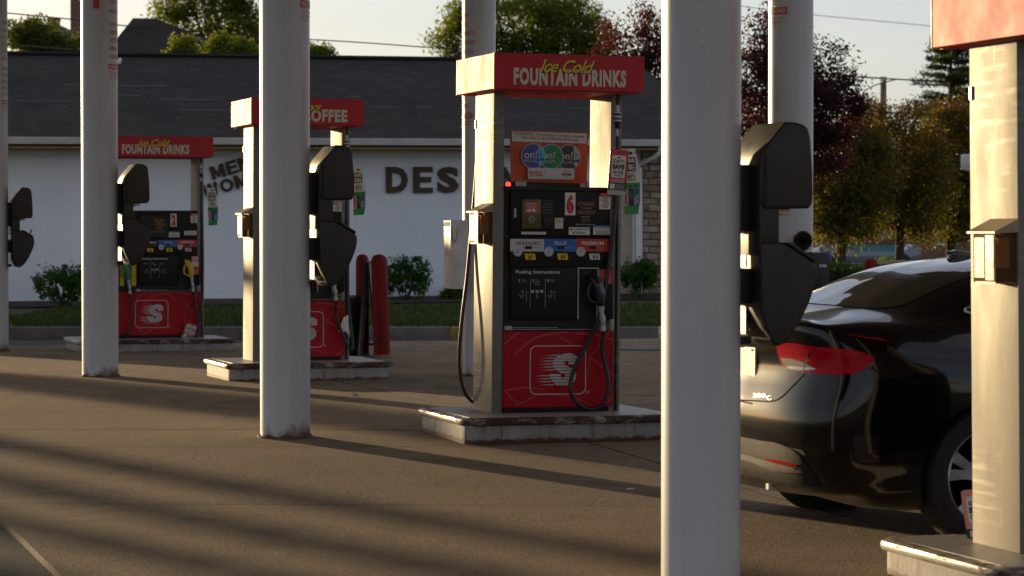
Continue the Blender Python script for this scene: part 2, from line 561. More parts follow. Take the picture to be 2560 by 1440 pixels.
g = N('asphalt_shingles')
P = g.coord(); sx = g.sep(P)
sl = g.math('MULTIPLY', sx[1], 1.07)
cb = g.n('ShaderNodeCombineXYZ'); g.l(sx[0], cb.inputs[0]); g.l(sl, cb.inputs[1])
br = g.n('ShaderNodeTexBrick', offset=.37, offset_frequency=2)
br.inputs['Scale'].default_value = 1.0; br.inputs['Mortar Size'].default_value = .012; br.inputs['Mortar Smooth'].default_value = .3
br.inputs['Brick Width'].default_value = .30; br.inputs['Row Height'].default_value = .142; br.inputs['Bias'].default_value = -.1
br.inputs['Color1'].default_value = (.020, .0165, .0145, 1); br.inputs['Color2'].default_value = (.036, .030, .026, 1); br.inputs['Mortar'].default_value = (.008, .008, .008, 1)
g.l(cb.outputs[0], br.inputs['Vector'])
col = g.mix(1.0, br.outputs[0], g.ramp(g.noise(P, .8, 5), [(.3, .75), (.7, 1.25)]), 'MULTIPLY')
g.set(col=col, rough=.85, spec=.25)
rowf = g.math('FRACT', g.math('DIVIDE', sl, .142))
g.bump(g.math('ADD', g.math('MULTIPLY', rowf, -1.0), g.math('MULTIPLY', g.noise(P, 60, 3), .4)), .6, .012)
M['shingle'] = g.mat
M['shinglescuff'] = simple('scuffed_shingle', (.12, .115, .11), .8, var=.3, scale=12)
M['trimwhite'] = simple('white_trim_paint', (.70, .70, .69), .5, var=.12, scale=2)
M['guttergrey'] = simple('weathered_gutter', (.40, .39, .375), .5, var=.2, scale=1.5)
M['wood'] = simple('brown_frieze_board', (.42, .25, .10), .55, var=.25, scale=5)
M['beige'] = simple('beige_door_paint', (.36, .31, .25), .55)
M['letter'] = simple('rusty_brown_letters', (.060, .030, .014), .55, .1, var=.7, scale=5., bump=.2, bscale=30)
g = N('stacked_stone')
P = g.coord(); sx = g.sep(P)
cb = g.n('ShaderNodeCombineXYZ'); g.l(g.math('ADD', sx[0], sx[1]), cb.inputs[0]); g.l(sx[2], cb.inputs[1])
br = g.n('ShaderNodeTexBrick', offset=.43, squash=.7, squash_frequency=3)
br.inputs['Scale'].default_value = 1.0; br.inputs['Mortar Size'].default_value = .012; br.inputs['Brick Width'].default_value = .36; br.inputs['Row Height'].default_value = .125
br.inputs['Color1'].default_value = (.22, .16, .10, 1); br.inputs['Color2'].default_value = (.36, .31, .24, 1); br.inputs['Mortar'].default_value = (.06, .05, .04, 1)
dv = g.n('ShaderNodeVectorMath', operation='ADD'); nz = g.n('ShaderNodeTexNoise'); nz.inputs['Scale'].default_value = 3; g.l(P, nz.inputs[0])
sc = g.n('ShaderNodeVectorMath', operation='SCALE'); sc.inputs['Scale'].default_value = .06; g.l(nz.outputs[1], sc.inputs[0])
g.l(cb.outputs[0], dv.inputs[0]); g.l(sc.outputs[0], dv.inputs[1]); g.l(dv.outputs[0], br.inputs['Vector'])
g.set(col=g.mix(1.0, br.outputs[0], g.ramp(g.noise(P, 9, 5), [(.3, .6), (.7, 1.3)]), 'MULTIPLY'), rough=.85)
g.bump(g.math('SUBTRACT', g.noise(P, 14, 4), br.outputs[1]), .8, .02)
M['stone'] = g.mat
g = N('red_brick')
P = g.coord(); sx = g.sep(P)
cb = g.n('ShaderNodeCombineXYZ'); g.l(g.math('ADD', sx[0], sx[1]), cb.inputs[0]); g.l(sx[2], cb.inputs[1])
br = g.n('ShaderNodeTexBrick'); br.inputs['Scale'].default_value = 1.0; br.inputs['Brick Width'].default_value = .22; br.inputs['Row Height'].default_value = .075; br.inputs['Mortar Size'].default_value = .008
br.inputs['Color1'].default_value = (.14, .06, .035, 1); br.inputs['Color2'].default_value = (.22, .10, .055, 1); br.inputs['Mortar'].default_value = (.2, .18, .15, 1)
g.l(cb.outputs[0], br.inputs['Vector'])
g.set(col=br.outputs[0], rough=.85); g.bump(br.outputs[1], -.4, .01)
M['brick'] = g.mat
M['fence'] = simple('weathered_fence_boards', (.10, .065, .04), .8, var=.4, scale=8)
M['kerb'] = simple('kerb_concrete', (.17, .152, .13), .75, var=.35, scale=4., bump=.3, bscale=40)
M['kerby'] = simple('worn_yellow_kerb_paint', (.34, .28, .05), .7, var=.5, scale=14.)
M['kerbw'] = simple('worn_white_kerb_paint', (.62, .62, .60), .7, var=.3, scale=14.)
M['soil'] = simple('dark_mulch', (.042, .030, .022), .95, var=.5, scale=25., bump=.9, bscale=60)
M['wire'] = flat('black_cable', (.015, .015, .015))
M['pole'] = simple('weathered_pole', (.20, .17, .14), .8, var=.3, scale=6)
M['boll'] = simple('faded_red_bollard_paint', (.19, .008, .007), .6, spec=.2, var=.45, scale=6., bump=.25, bscale=30)
M['board'] = simple('dirty_white_board', (.36, .34, .30), .55, var=.3, scale=5)
M['cabwhite'] = simple('white_cabinet_paint', (.62, .60, .58), .45, var=.18, scale=7., bump=.1, bscale=30)
M['acryl'] = None
g = N('smoked_acrylic')
g.set(col=(.30, .20, .10), rough=.18, spec=.6)
tb_ = g.n('ShaderNodeBsdfTransparent'); tb_.inputs[0].default_value = (.80, .64, .44, 1)
mx_ = g.n('ShaderNodeMixShader'); mx_.inputs[0].default_value = .84
g.l(g.b.outputs[0], mx_.inputs[1]); g.l(tb_.outputs[0], mx_.inputs[2]); g.l(mx_.outputs[0], g.out.inputs[0])
M['acryl'] = g.mat
M['boxcream'] = simple('yellowed_dispenser_plastic', (.36, .27, .17), .4, var=.2, scale=12)

def leafmat(name, a, b, tr, trw=.45):
    g = N(name)
    oi = g.pos()
    n = g.noise(oi, 1.6, 3)
    n2 = g.n('ShaderNodeTexWhiteNoise'); 
    v = g.n('ShaderNodeVectorMath', operation='SCALE'); v.inputs['Scale'].default_value = 5.0; g.l(oi, v.inputs[0])
    fl = g.n('ShaderNodeVectorMath', operation='FLOOR'); g.l(v.outputs[0], fl.inputs[0]); g.l(fl.outputs[0], n2.inputs['Vector'])
    col = g.mix(g.math('MULTIPLY', g.math('ADD', g.ramp(n, [(.35, 0), (.65, 1)]), n2.outputs[0]), .5), a, b)
    g.set(col=col, rough=.55, spec=.3)
    t = g.n('ShaderNodeBsdfTranslucent')
    tc = g.mix(1.0, col, tr, 'MULTIPLY')
    g.l(tc, t.inputs[0])
    mx = g.n('ShaderNodeMixShader'); mx.inputs[0].default_value = trw
    g.l(g.b.outputs[0], mx.inputs[1]); g.l(t.outputs[0], mx.inputs[2]); g.l(mx.outputs[0], g.out.inputs[0])
    return g.mat
M['leafg'] = leafmat('green_leaves', (.055, .085, .012), (.12, .145, .020), (2.5, 2.3, .7), .5)
M['leafd'] = leafmat('dark_green_leaves', (.038, .060, .012), (.085, .105, .018), (2.4, 2.2, .7), .5)
M['leafb'] = leafmat('shrub_leaves', (.030, .075, .012), (.055, .115, .020), (1.8, 2.0, .8))
M['leafm'] = leafmat('bronze_green_leaves', (.042, .034, .009), (.120, .064, .013), (2.4, 1.7, .5), .42)
M['leafp'] = leafmat('plum_leaves', (.022, .010, .012), (.045, .018, .016), (3.0, 1.0, .8), .35)
M['leafr'] = leafmat('red_sunlit_plum_leaves', (.050, .016, .012), (.095, .032, .020), (2.2, 1.1, .7), .42)
M['leafc'] = leafmat('conifer_needles', (.030, .055, .018), (.060, .085, .022), (1.8, 1.7, .8), .3)
M['bark'] = simple('tree_bark', (.055, .040, .030), .9, var=.4, scale=12., bump=.6, bscale=40)
M['grassbase'] = simple('lawn_soil', (.035, .045, .014), .95, var=.4, scale=6., bump=.5, bscale=60)
M['blade'] = leafmat('grass_blades', (.034, .060, .012), (.060, .082, .018), (1.6, 1.7, .8), .3)

M['edgeshade'] = simple('shaded_slab_edge', (.050, .036, .023), .95, var=.7, scale=7., bump=.8, bscale=30)  # slab edge darkened in colour to stand for the shadow across it
# ------------------------------------------------------------------ ground, forecourt, lane, kerb, lawn
def sheet(name, xs, ys, zf, mat, frame=None, skirt=0.0):
    vs = []; fs = []
    nx, ny = len(xs), len(ys)
    for y in ys:
        for x in xs:
            X, Y = frame(x, y) if frame else (x, y)
            vs.append((X, Y, zf(X, Y)))
    for j in range(ny-1):
        for i in range(nx-1):
            a = j*nx + i
            fs.append((a, a+1, a+nx+1, a+nx))
    mb = MB(); mb.add(vs, fs, 0, True)
    if skirt:
        ring = [i for i in range(nx)] + [j*nx + nx-1 for j in range(1, ny)] + [(ny-1)*nx + i for i in range(nx-2, -1, -1)] + [j*nx for j in range(ny-2, 0, -1)]
        top = [vs[i] for i in ring]
        k = len(top)
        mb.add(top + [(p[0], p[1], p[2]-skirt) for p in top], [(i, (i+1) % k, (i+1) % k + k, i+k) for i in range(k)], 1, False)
    return mb.build(name, mat)

xs = [-1500, -400, -120, -60, -30, -20, -12, -6, 0, 6, 12, 20, 30, 60, 120, 400, 1500]
ys = [-1500, -300, -60, -20, 0, 4, 8, 10, 11.6, 13, 15, 17, 18.5, 20, 22, 24, 25.4, 27, 29, 31, 32.5, 34, 36, 38, 42, 50, 70, 100, 200, 500, 1800]
def gbase(x, y): return gz(min(max(y, -60), 60)) - .035
tag(sheet('asphalt_ground', xs, ys, gbase, M['asphalt']), kind='structure')
fa = [1.70 + .3*i for i in range(0, 60)] + [20, 24, 30, 40]
fb = [-12, -6, 0, 3] + [5 + .6*i for i in range(0, 49)] + [34.6]
tag(sheet('concrete_forecourt', fa, fb, lambda x, y: gz(y), [M['concrete'], M['edgeshade']], lambda a, b: (a*CU - b*SU, a*SU + b*CU), .16), kind='structure')

KY = 37.3
mb = MB()
mb.rbox(-40, -.84, KY, KY+.16, -.20, .085, .02)
mb.rbox(-.84, -.62, KY, KY+.16, -.20, .085, .02, m=1)
mb.rbox(-.62, 1.98, KY, KY+.16, -.20, .085, .02)
mb.rbox(1.98, 2.09, KY, KY+.16, -.20, .085, .02, m=2)
mb.rbox(2.09, 60, KY, KY+.16, -.20, .085, .02)
tag(mb.build('kerb', [M['kerb'], M['kerby'], M['kerbw']]), kind='structure')

BX, BY = -3.13, 48.9                    # salon origin
BBASE = CAMZ - (757 - HZ) / FPX * BY
BTILT = math.tan(RAD(.33))
def lawnz(x, y):
    a = min(max((y - KY - .16) / 10.5, 0), 1)
    return .080 + a * (BBASE + .02 - .08) + .012 * max(min(x, 8), -14) * a * .45
lx = [-60, -30, -20] + [-14 + 1*i for i in range(28)] + [16, 22, 30, 60]
ly = [KY + .16, 38.5, 40, 42, 44, 46, 48, 50, 54, 60, 75, 120]
tag(sheet('lawn_ground', lx, ly, lawnz, M['grassbase']), kind='structure')

rng = np.random.default_rng(7)
def quads(name, C, A, B, mats, mi=None, parent=None):
    """many small leaf quads: centres C, half axes A and B (arrays n,3)"""
    n = len(C)
    V = np.empty((n, 4, 3), np.float32)
    V[:, 0] = C - A; V[:, 1] = C + B*.8; V[:, 2] = C + A; V[:, 3] = C - B*.8
    me = bpy.data.meshes.new(name)
    me.vertices.add(n*4); me.loops.add(n*4); me.polygons.add(n)
    me.vertices.foreach_set('co', V.reshape(-1))
    me.loops.foreach_set('vertex_index', np.arange(n*4, dtype=np.int32))
    me.polygons.foreach_set('loop_start', np.arange(0, n*4, 4, dtype=np.int32))
    for m in (mats if isinstance(mats, list) else [mats]): me.materials.append(m)
    if mi is not None: me.polygons.foreach_set('material_index', mi.astype(np.int32))
    me.update(calc_edges=True)
    o = bpy.data.objects.new(name, me)
    COL.objects.link(o)
    if parent: o.parent = parent
    return o

def unit(n):
    v = rng.normal(size=(n, 3)); return v / np.linalg.norm(v, axis=1)[:, None]

def leaf_axes(n, size, asp=.55, flat=0.):
    a = unit(n); a[:, 2] *= (1-flat)
    b = np.cross(a, unit(n)); b /= np.linalg.norm(b, axis=1)[:, None] + 1e-9
    s = size * rng.uniform(.6, 1.3, (n, 1))
    return a * s * .5, b * s * .5 * asp

# grass blades on the strip in front of the salon
n = 16000
gx = rng.uniform(-7.5, 4.2, n); gy = KY + .18 + rng.uniform(0, 1, n)**1.4 * 9.0
gzv = np.array([lawnz(a, b) for a, b in zip(gx, gy)])
hgt = rng.uniform(.03, .085, n)
Cc = np.stack([gx, gy, gzv + hgt*.5], 1)
A = np.stack([rng.normal(0, .018, n), rng.normal(0, .018, n), hgt*.6], 1)
Bv = np.stack([rng.uniform(.008, .02, n), rng.normal(0, .006, n), np.zeros(n)], 1)
tag(quads('grass', Cc, A, Bv, M['blade']), 'short mown grass between the kerb and the white salon wall', 'grass', kind='stuff')

# ------------------------------------------------------------------ hair salon
salon = empty('hair_salon', (BX, BY, BBASE), (0, -math.atan(BTILT), TH))
tag(salon, 'low white hair salon with dark shingle roof and brown wall letters', 'building')
def sal(px, py, yb=0.0):
    t = (px - 1280.0) / FPX
    ox, oy = BX - SU*yb, BY + CU*yb
    u = (t*oy - ox) / (CU - t*SU)
    p = at(px, py, oy + SU*u)
    return u, p.z - BBASE - u*BTILT
XL, XR = -13.3, 6.9
zE = sal(840, 346, -.62)[1]            # gutter top
yR = 4.7
zR = sal(840, 147, yR)[1]              # ridge
mb = MB()
mb.box(XL, XR, 0, 9.4, -.5, zE - .12)
mb.build('wall', M['wall'], salon)
mb = MB()
fe, be = -.62, 10.0
yl, xr_ = XL-.6, XR+.5
hl = yl + 5.3
rv = [(yl, fe, zE-.02), (xr_, fe, zE-.02), (xr_, yR, zR), (hl, yR, zR), (xr_, be, zE-.02), (yl, be, zE-.02)]
mb.add(rv, [(0,1,2,3), (3,2,4,5), (0,3,5)], 0)
mb.add([(p[0], p[1], p[2]-.10) for p in rv], [(3,2,1,0), (5,4,2,3), (5,3,0), (0,1,4,5)], 0)
mb.add([rv[1], rv[4], rv[2], (xr_, fe, zE-.12), (xr_, be, zE-.12), (xr_, yR, zR-.10)], [(0, 2, 5, 3), (2, 1, 4, 5)], 0)
slope = (zR - zE + .02) / (yR - fe)
def roofpt(px, py):
    lo, hi = fe, yR                     # find where the view ray meets the slope
    for _ in range(30):
        m_ = (lo + hi)/2
        u, z = sal(px, py, m_)
        if z > zE - .02 + slope*(m_ - fe): lo = m_
        else: hi = m_
    return u, lo
for a, b, y in ((163,202,213),(295,420,215),(292,354,240),(49,183,253),(408,540,250),(455,609,276),(443,457,297),(156,175,268),
                (920,1013,268),(1044,1087,269),(1417,1474,272),(1267,1400,288),(870,905,243),(1480,1530,262)):
    u0, y0 = roofpt(a, y); u1, _ = roofpt(b, y)
    zz = zE - .02 + slope*(y0 - fe)
    h = rng.uniform(.02, .04)
    mb.add([(u0, y0, zz+.006), (u1, y0, zz+.006), (u1, y0+h, zz+slope*h+.006), (u0, y0+h, zz+slope*h+.006)], [(0,1,2,3)], 1)
roof = mb.build('roof', [M['shingle'], M['shinglescuff']], salon)
mb = MB(); mb.tube([(hl, yR, zR+.01), (xr_, yR, zR+.01)], .06, 6)
mb.build('ridge_cap', M['shingle'], roof)
u0, z0 = sal(303, 165, yR-.5)
mb = MB(); mb.tube([(u0, yR-.5, zR-.3), (u0, yR-.5, zR-.12), (u0+.04, yR-.5, zR-.09)], .04, 8)
mb.build('roof_vent', M['trimwhite'], roof)
mb = MB()
mb.prism([(-.74, zE-.115), (-.74, zE-.01), (-.72, zE), (-.70, zE-.01), (-.64, zE-.01), (-.64, zE-.115)], 'x', yl, xr_)
mb.box(yl, xr_, -.64, -.60, zE-.125, zE-.02)
mb.build('gutter', M['guttergrey'], salon)
mb = MB(); mb.box(yl+.02, xr_-.02, -.60, -.02, zE-.185, zE-.15)
mb.build('soffit', M['wood'], salon)
mb = MB(); mb.box(XL, 4.9, -.045, -.002, zE-.30, zE-.19)
mb.build('frieze_board', M['trimwhite'], salon)
mb = MB(); mb.box(XL, 4.9, -.05, -.002, zE-.19, zE-.152); mb.build('crown_moulding', M['wood'], salon)
# downspout with its elbow, beige door, stacked stone corner
ux = [sal(p, 500, -.1)[0] for p in (1546, 1558, 1590, 1607)]
mb = MB()
zt = zE - .14
ex = sal(1640, 390, -.4)[0]
mb.rbox(ux[2], ux[3], -.12, -.03, 0.0, sal(1600, 418, -.1)[1], .012)
mb.tube([(ex, -.69, zE-.08), (ex, -.66, zE-.22), (ex-.05, -.58, zE-.30), (ux[2]+.06, -.12, sal(1600, 412, -.1)[1]), (ux[2]+.06, -.075, sal(1600, 430, -.1)[1])], .045, 10)
mb.build('downspout', M['trimwhite'], salon)
mb = MB()
mb.box(ux[0]-.72, ux[2]-.04, -.03, .01, .02, 2.15)
dd = mb.build('door', M['beige'], salon)
mb = MB()
mb.box(ux[0]-.80, ux[0]-.72, -.05, .01, .02, 2.23); mb.box(ux[2]-.04, ux[2]-.005, -.05, .01, .02, 2.23); mb.box(ux[0]-.72, ux[2]-.04, -.05, .01, 2.15, 2.23)
mb.build('door_frame', M['trimwhite'], dd)
mb = MB()
mb.box(ux[3]+.005, XR+.08, -.14, -.005, -.3, zE-.19); mb.box(XR+.002, XR+.08, -.005, 3, -.3, zE-.19)
mb.build('stone_veneer', M['stone'], salon)

GLYPH = {'M': [(0,0),(0,1),(.27,1),(.5,.36),(.73,1),(1,1),(1,0),(.77,0),(.77,.62),(.58,.10),(.42,.10),(.23,.62),(.23,0)],
         'N': [(0,0),(0,1),(.28,1),(.74,.34),(.74,1),(1,1),(1,0),(.72,0),(.26,.66),(.26,0)],
         'W': [(0,1),(.2,1),(.30,.34),(.41,1),(.59,1),(.70,.34),(.8,1),(1,1),(.82,0),(.60,0),(.5,.60),(.40,0),(.18,0)],
         'E': [(0,0),(0,1),(1,1),(1,.80),(.32,.80),(.32,.61),(.92,.61),(.92,.41),(.32,.41),(.32,.20),(1,.20),(1,0)]}
def letter3d(mb, ch, x0, x1, z0, z1, y=-.035, bold=.03, rot=None):
    if ch in GLYPH:
        pg = MB(); pg.prism([(p[0], p[1]) for p in GLYPH[ch]], 'y', .5, -.5)
        vs = [(v[0], v[2], v[1]) for v in pg.v]; fs = pg.f; lo = (0, 0); hi = (1, 1)
    else: vs, fs, lo, hi = text_mesh(ch, bold, 0.0, .5)
    out = []
    for v in vs:
        X = x0 + (v[0]-lo[0])/(hi[0]-lo[0])*(x1-x0); Z = z0 + (v[1]-lo[1])/(hi[1]-lo[1])*(z1-z0)
        Y = y - (v[2])*.045
        if rot:
            (cx, cz, a) = rot
            dx, dz = X-cx, Z-cz
            X, Z = cx + dx*math.cos(a) - dz*math.sin(a), cz + dx*math.sin(a) + dz*math.cos(a)
        out.append((X, Y, Z))
    mb.add(out, fs, 0)
zt, zb_ = sal(1050, 417)[1], sal(1050, 482)[1]
for ch, a, b in (('H', 690, 741), ('A', 746, 803), ('I', 812, 824), ('R', 862, 915), ('D', 966, 1020), ('E', 1034, 1082), ('S', 1094, 1147), ('I', 1160, 1172), ('G', 1184, 1238), ('N', 1250, 1300)):
    mb = MB()
    if ch == 'I': mb.box(sal(a, 450)[0], sal(b, 450)[0], -.058, -.012, zb_, zt)
    else: letter3d(mb, ch, sal(a, 450)[0], sal(b, 450)[0], zb_, zt, bold=.045)
    mb.build('wall_letter', M['letter'], salon)
for word, px, py, w in (('MENS', 534, 450, .96), ('WOMENS', 513, 497, 1.55)):
    x0, z0 = sal(px, py)
    adv = {'M': .29, 'E': .225, 'N': .25, 'S': .24, 'W': .33, 'O': .265}
    x = x0
    for ch in word:
        mb = MB(); letter3d(mb, ch, x, x + adv[ch]*.86, z0, z0+.235, rot=(x0, z0, RAD(16.5)), bold=(.006 if ch in 'MWN' else .028))
        mb.build('wall_letter', M['letter'], salon)
        x += adv[ch]
# mulch bed along the wall
mb = MB()
pts = []
for i in range(41):
    u = -13 + i*.5
    d = -1.05 - .25*math.sin(u*1.3) - .12*math.sin(u*3.1)
    pts.append((BX + CU*u - SU*d, BY + SU*u + CU*d))
for i in range(40, -1, -1):
    u = -13 + i*.5
    pts.append((BX + CU*u + SU*.02, BY + SU*u - CU*.02))
k = 41
vs = [(p[0], p[1], lawnz(*p) + (.02 if i < k else .10)) for i, p in enumerate(pts)]
mb.add(vs, [(i, i+1, 2*k-2-i, 2*k-1-i) for i in range(k-1)], 0, True)
tag(mb.build('mulch_bed', M['soil']), kind='structure')
# ------------------------------------------------------------------ pump islands
def island(loc, label, ext=0.0):
    r = empty('pump_island', loc, (0, 0, TH))
    tag(r, label, 'pump island', 'raised islands under the fuel pumps')
    out = rrect_pts(-.298-ext, 1.21, -.468, .79, .15, 6)
    mb = MB(); mb.prism(out, 'z', -.12, .115)
    mb.build('slab', M['islandpaint'], r)
    # steel nosing: a half-round band swept round the top edge
    prof = [(.0, .112), (.012, .112), (.026, .118), (.032, .136), (.026, .154), (.010, .161), (-.05, .161)]
    k = len(out); vs = []; fs = []
    for i, p in enumerate(out):
        a = Vector(out[i-1]); b = Vector(out[(i+1) % k])
        d = (b-a).normalized(); nn = Vector((d.y, -d.x))
        for o, z in prof: vs.append((p[0]+nn.x*o, p[1]+nn.y*o, z + .0025*math.sin(i*1.7)))
    q = len(prof)
    for i in range(k):
        j = (i+1) % k
        for t in range(q-1): fs.append((i*q+t, j*q+t, j*q+t+1, i*q+t+1))
    mb = MB(); mb.add(vs, fs, 0, True)
    mb.build('steel_rim', M['rim'], r)
    mb = MB(); mb.prism(rrect_pts(-.255-ext, 1.165, -.425, .745, .11, 6), 'z', .10, .1625)
    mb.build('top', M['islandtop'], r)
    return r

M['leaforange'] = flat('orange_leaflet', (.36, .20, .06)); M['pinkdark'] = flat('pink_leaflet', (.42, .10, .10))
# ------------------------------------------------------------------ fuel pump, measured on the front of pump 6
O6X, O6Y = -.139, 18.51
LEAN6 = RAD(.5)
SHX = 0.0
def L(px, py, yb=0.0):
    """pixel on pump 6 -> x, z in the pump's own frame (plane at depth yb behind the front)"""
    for _ in range(2):
        pass
    qx = px - .0087*(1033.5 - py)
    qy = py - .0087*(px - 1228.3)
    t = (qx - 1280.0)/FPX
    ox, oy = O6X - SU*yb, O6Y + CU*yb
    u = (t*oy - ox)/(CU - t*SU)
    z = at(qx, qy, oy + SU*u).z
    z0 = at(1228.3, 1033.5, O6Y).z
    return u + SHX, z - z0
def R(px0, py0, px1, py1, yb=0.0):
    a = L(px0, py1, yb); b = L(px1, py0, yb)
    return a[0], b[0], (a[1] + L(px1, py1, yb)[1])/2, (b[1] + L(px0, py0, yb)[1])/2
def prect(mb, px0, py0, px1, py1, y, m=0): rect(mb, *R(px0, py0, px1, py1, y), y, m)
def ptext(mb, s, px0, py0, px1, py1, y, m=0, **k): text(mb, s, *R(px0, py0, px1, py1, y), y, m, **k)
def pbox(mb, px0, py0, px1, py1, ya, yb, m=0):
    x0, x1, z0, z1 = R(px0, py0, px1, py1, min(ya, yb)); mb.box(x0, x1, min(ya, yb), max(ya, yb), z0, z1, m)

HDR = (-.0693, .987, -.235, .673)      # x0 x1 y0 y1 of the header box
HZ0, HZ1 = 2.170, 2.413

def header(root, script, words, sw, ww, ext=0.0):
    mb = MB()
    x0, x1, y0, y1 = HDR
    x0 -= ext; sw = (sw[0]-ext*.5, sw[1]-ext*.5, sw[2], sw[3]); ww = (ww[0]-ext*.52, ww[1]-ext*.48)
    mb.rbox(x0, x1, y0, y1, HZ0, HZ1, .004, 1)
    mb.box(x0+.03, x1-.03, y0+.03, y1-.03, HZ0-.006, HZ0+.002, 0)
    for zz in (HZ0+.004, HZ1-.004): pass
    h = mb.build('header', M['header'], root)
    mb = MB()
    ya = y0 - .003
    if words: text(mb, words, *ww, HZ0+.030, HZ0+.146, ya, 0, bold=.05, spacing=1.13)
    if script:
        sx0, sx1, sz0, sz1 = sw
        text(mb, script, sx0+.006, sx1+.006, sz0-.006, sz1-.006, ya-.001, 2, bold=.03, shear=.42, spacing=.92)
        text(mb, script, sx0, sx1, sz0, sz1, ya-.002, 1, bold=.018, shear=.42, spacing=.92)
    mb.build('header_lettering', [M['cream'], M['yellow'], M['black']], h)
    mb = MB()                          # edge trims of the box ends
    for y in (y0+.012, y1-.012):
        mb.box(x0-.0022, x0+.001, y-.004, y+.004, HZ0, HZ1)
    mb.build('edge_trim', M['panel2'], h)
    return h

def speed_s(mb, m, y, red):
    """the striped S with its speed lines; notches are cut with the panel colour"""
    def c(cx, cy): return L(1310 + cx/5.847, 855 + cy/5.847)
    rows = [(163,200,565,530,700,745,(385,270)), (205,241,478,440,765,778,(325,220)), (250,284,432,430,778,772,(300,197)), (293,327,418,418,770,766,(293,190)),
            (338,370,420,420,600,672,(305,205)), (380,413,437,462,704,728,(338,232)), (422,456,487,540,740,752,None), (467,499,368,368,757,757,(238,140)),
            (508,543,368,385,755,748,(238,145)), (550,585,385,420,742,712,(255,162)), (595,630,430,470,692,630,(310,215))]
    for y0, y1, lt, lb, rt, rb, sp in rows:
        if y0 == 163:
            poly(mb, [c(530, 200), c(745, 200), c(728, 184), c(695, 170), c(640, 163), c(590, 167), c(555, 178)][::-1], y, m)
        else: poly(mb, [c(lb, y1), c(rb, y1), c(rt, y0), c(lt, y0)], y, m)
        if sp:
            e = min(lt, lb) + 4
            poly(mb, [c(sp[0], y1-1), c(e, y1-1), c(e, y1-15), c(sp[0], y1-13)], y, m)
            poly(mb, [c(sp[1], y1-3), c(sp[0], y1-1), c(sp[0], y1-8)], y, m)
    for cx, cy in ((613, 304), (560, 488)):
        x, z = c(cx, cy); disc(mb, x, z, 35/5.847/371, y-.0008, red, 20)
    poly(mb, [c(648, 326), c(780, 326), c(780, 338), c(600, 338)][::-1], y-.0006, red)

def glyph_hand(mb, cx, cz, s, y, m):
    ribbon(mb, [(cx-.5*s, cz+.1*s), (cx-.2*s, cz-.3*s), (cx+.1*s, cz-.5*s), (cx+.5*s, cz+.05*s), (cx+.1*s, cz+.05*s), (cx-.1*s, cz-.1*s)], .0028, y, m)
    ribbon(mb, [(cx-.05*s, cz+.6*s), (cx+.25*s, cz+.9*s), (cx+.5*s, cz+.6*s), (cx+.2*s, cz+.4*s)], .0028, y, m, True)

def nozzle(parent, x, z, grip, y=-.02, tilt=.15):
    """hung nozzle: hand guard, body, spout up in the boot, swivel at the bottom"""
    mb = MB()
    ct = lambda a, b, c: (x + a + tilt*(.0 - b)*.0, c, z + b)
    body = spline([ct(-.030, .10, y+.02), ct(-.012, .085, y-.02), ct(.012, .03, y-.05), ct(.026, -.06, y-.055), ct(.030, -.10, y-.05)], 6)
    mb.tube(body, [.022 + .012*math.sin(math.pi*i/(len(body)-1)) for i in range(len(body))], 12)
    guard = spline([ct(-.012, .07, y-.03), ct(-.055, .03, y-.045), ct(-.055, -.05, y-.05), ct(.015, -.085, y-.055)], 6)
    mb.tube(guard, .011, 8)
    o = mb.build('nozzle', grip, parent)
    mb = MB()
    mb.tube([ct(-.03, .10, y+.02), ct(-.045, .13, y+.06), ct(-.05, .15, y+.10)], .012, 8)
    mb.build('spout', M['alu'], o)
    mb = MB()
    mb.tube([ct(.030, -.10, y-.05), ct(.032, -.125, y-.05)], .024, 12)
    mb.tube([ct(.032, -.125, y-.05), ct(.036, -.165, y-.052)], .018, 10)
    mb.tube([ct(.036, -.165, y-.052), ct(.044, -.20, y-.055)], .023, 10)
    mb.tube([ct(.044, -.20, y-.055), ct(.046, -.232, y-.055)], .015, 10)
    mb.build('swivel', M['alu'], o)
    mb = MB(); mb.tube([ct(.046, -.232, y-.055), ct(.047, -.268, y-.055)], .0165, 12)
    mb.build('ferrule', M['lgrey'], o)
    mb = MB(); mb.tube([ct(.010, .045, y-.048), ct(.030, -.02, y-.062)], [.034, .030], 12)
    mb.build('grip_sleeve', grip if grip is not M['rubber'] else M['bluegrey'], o)
    return (x+.047, y-.055, z-.268)

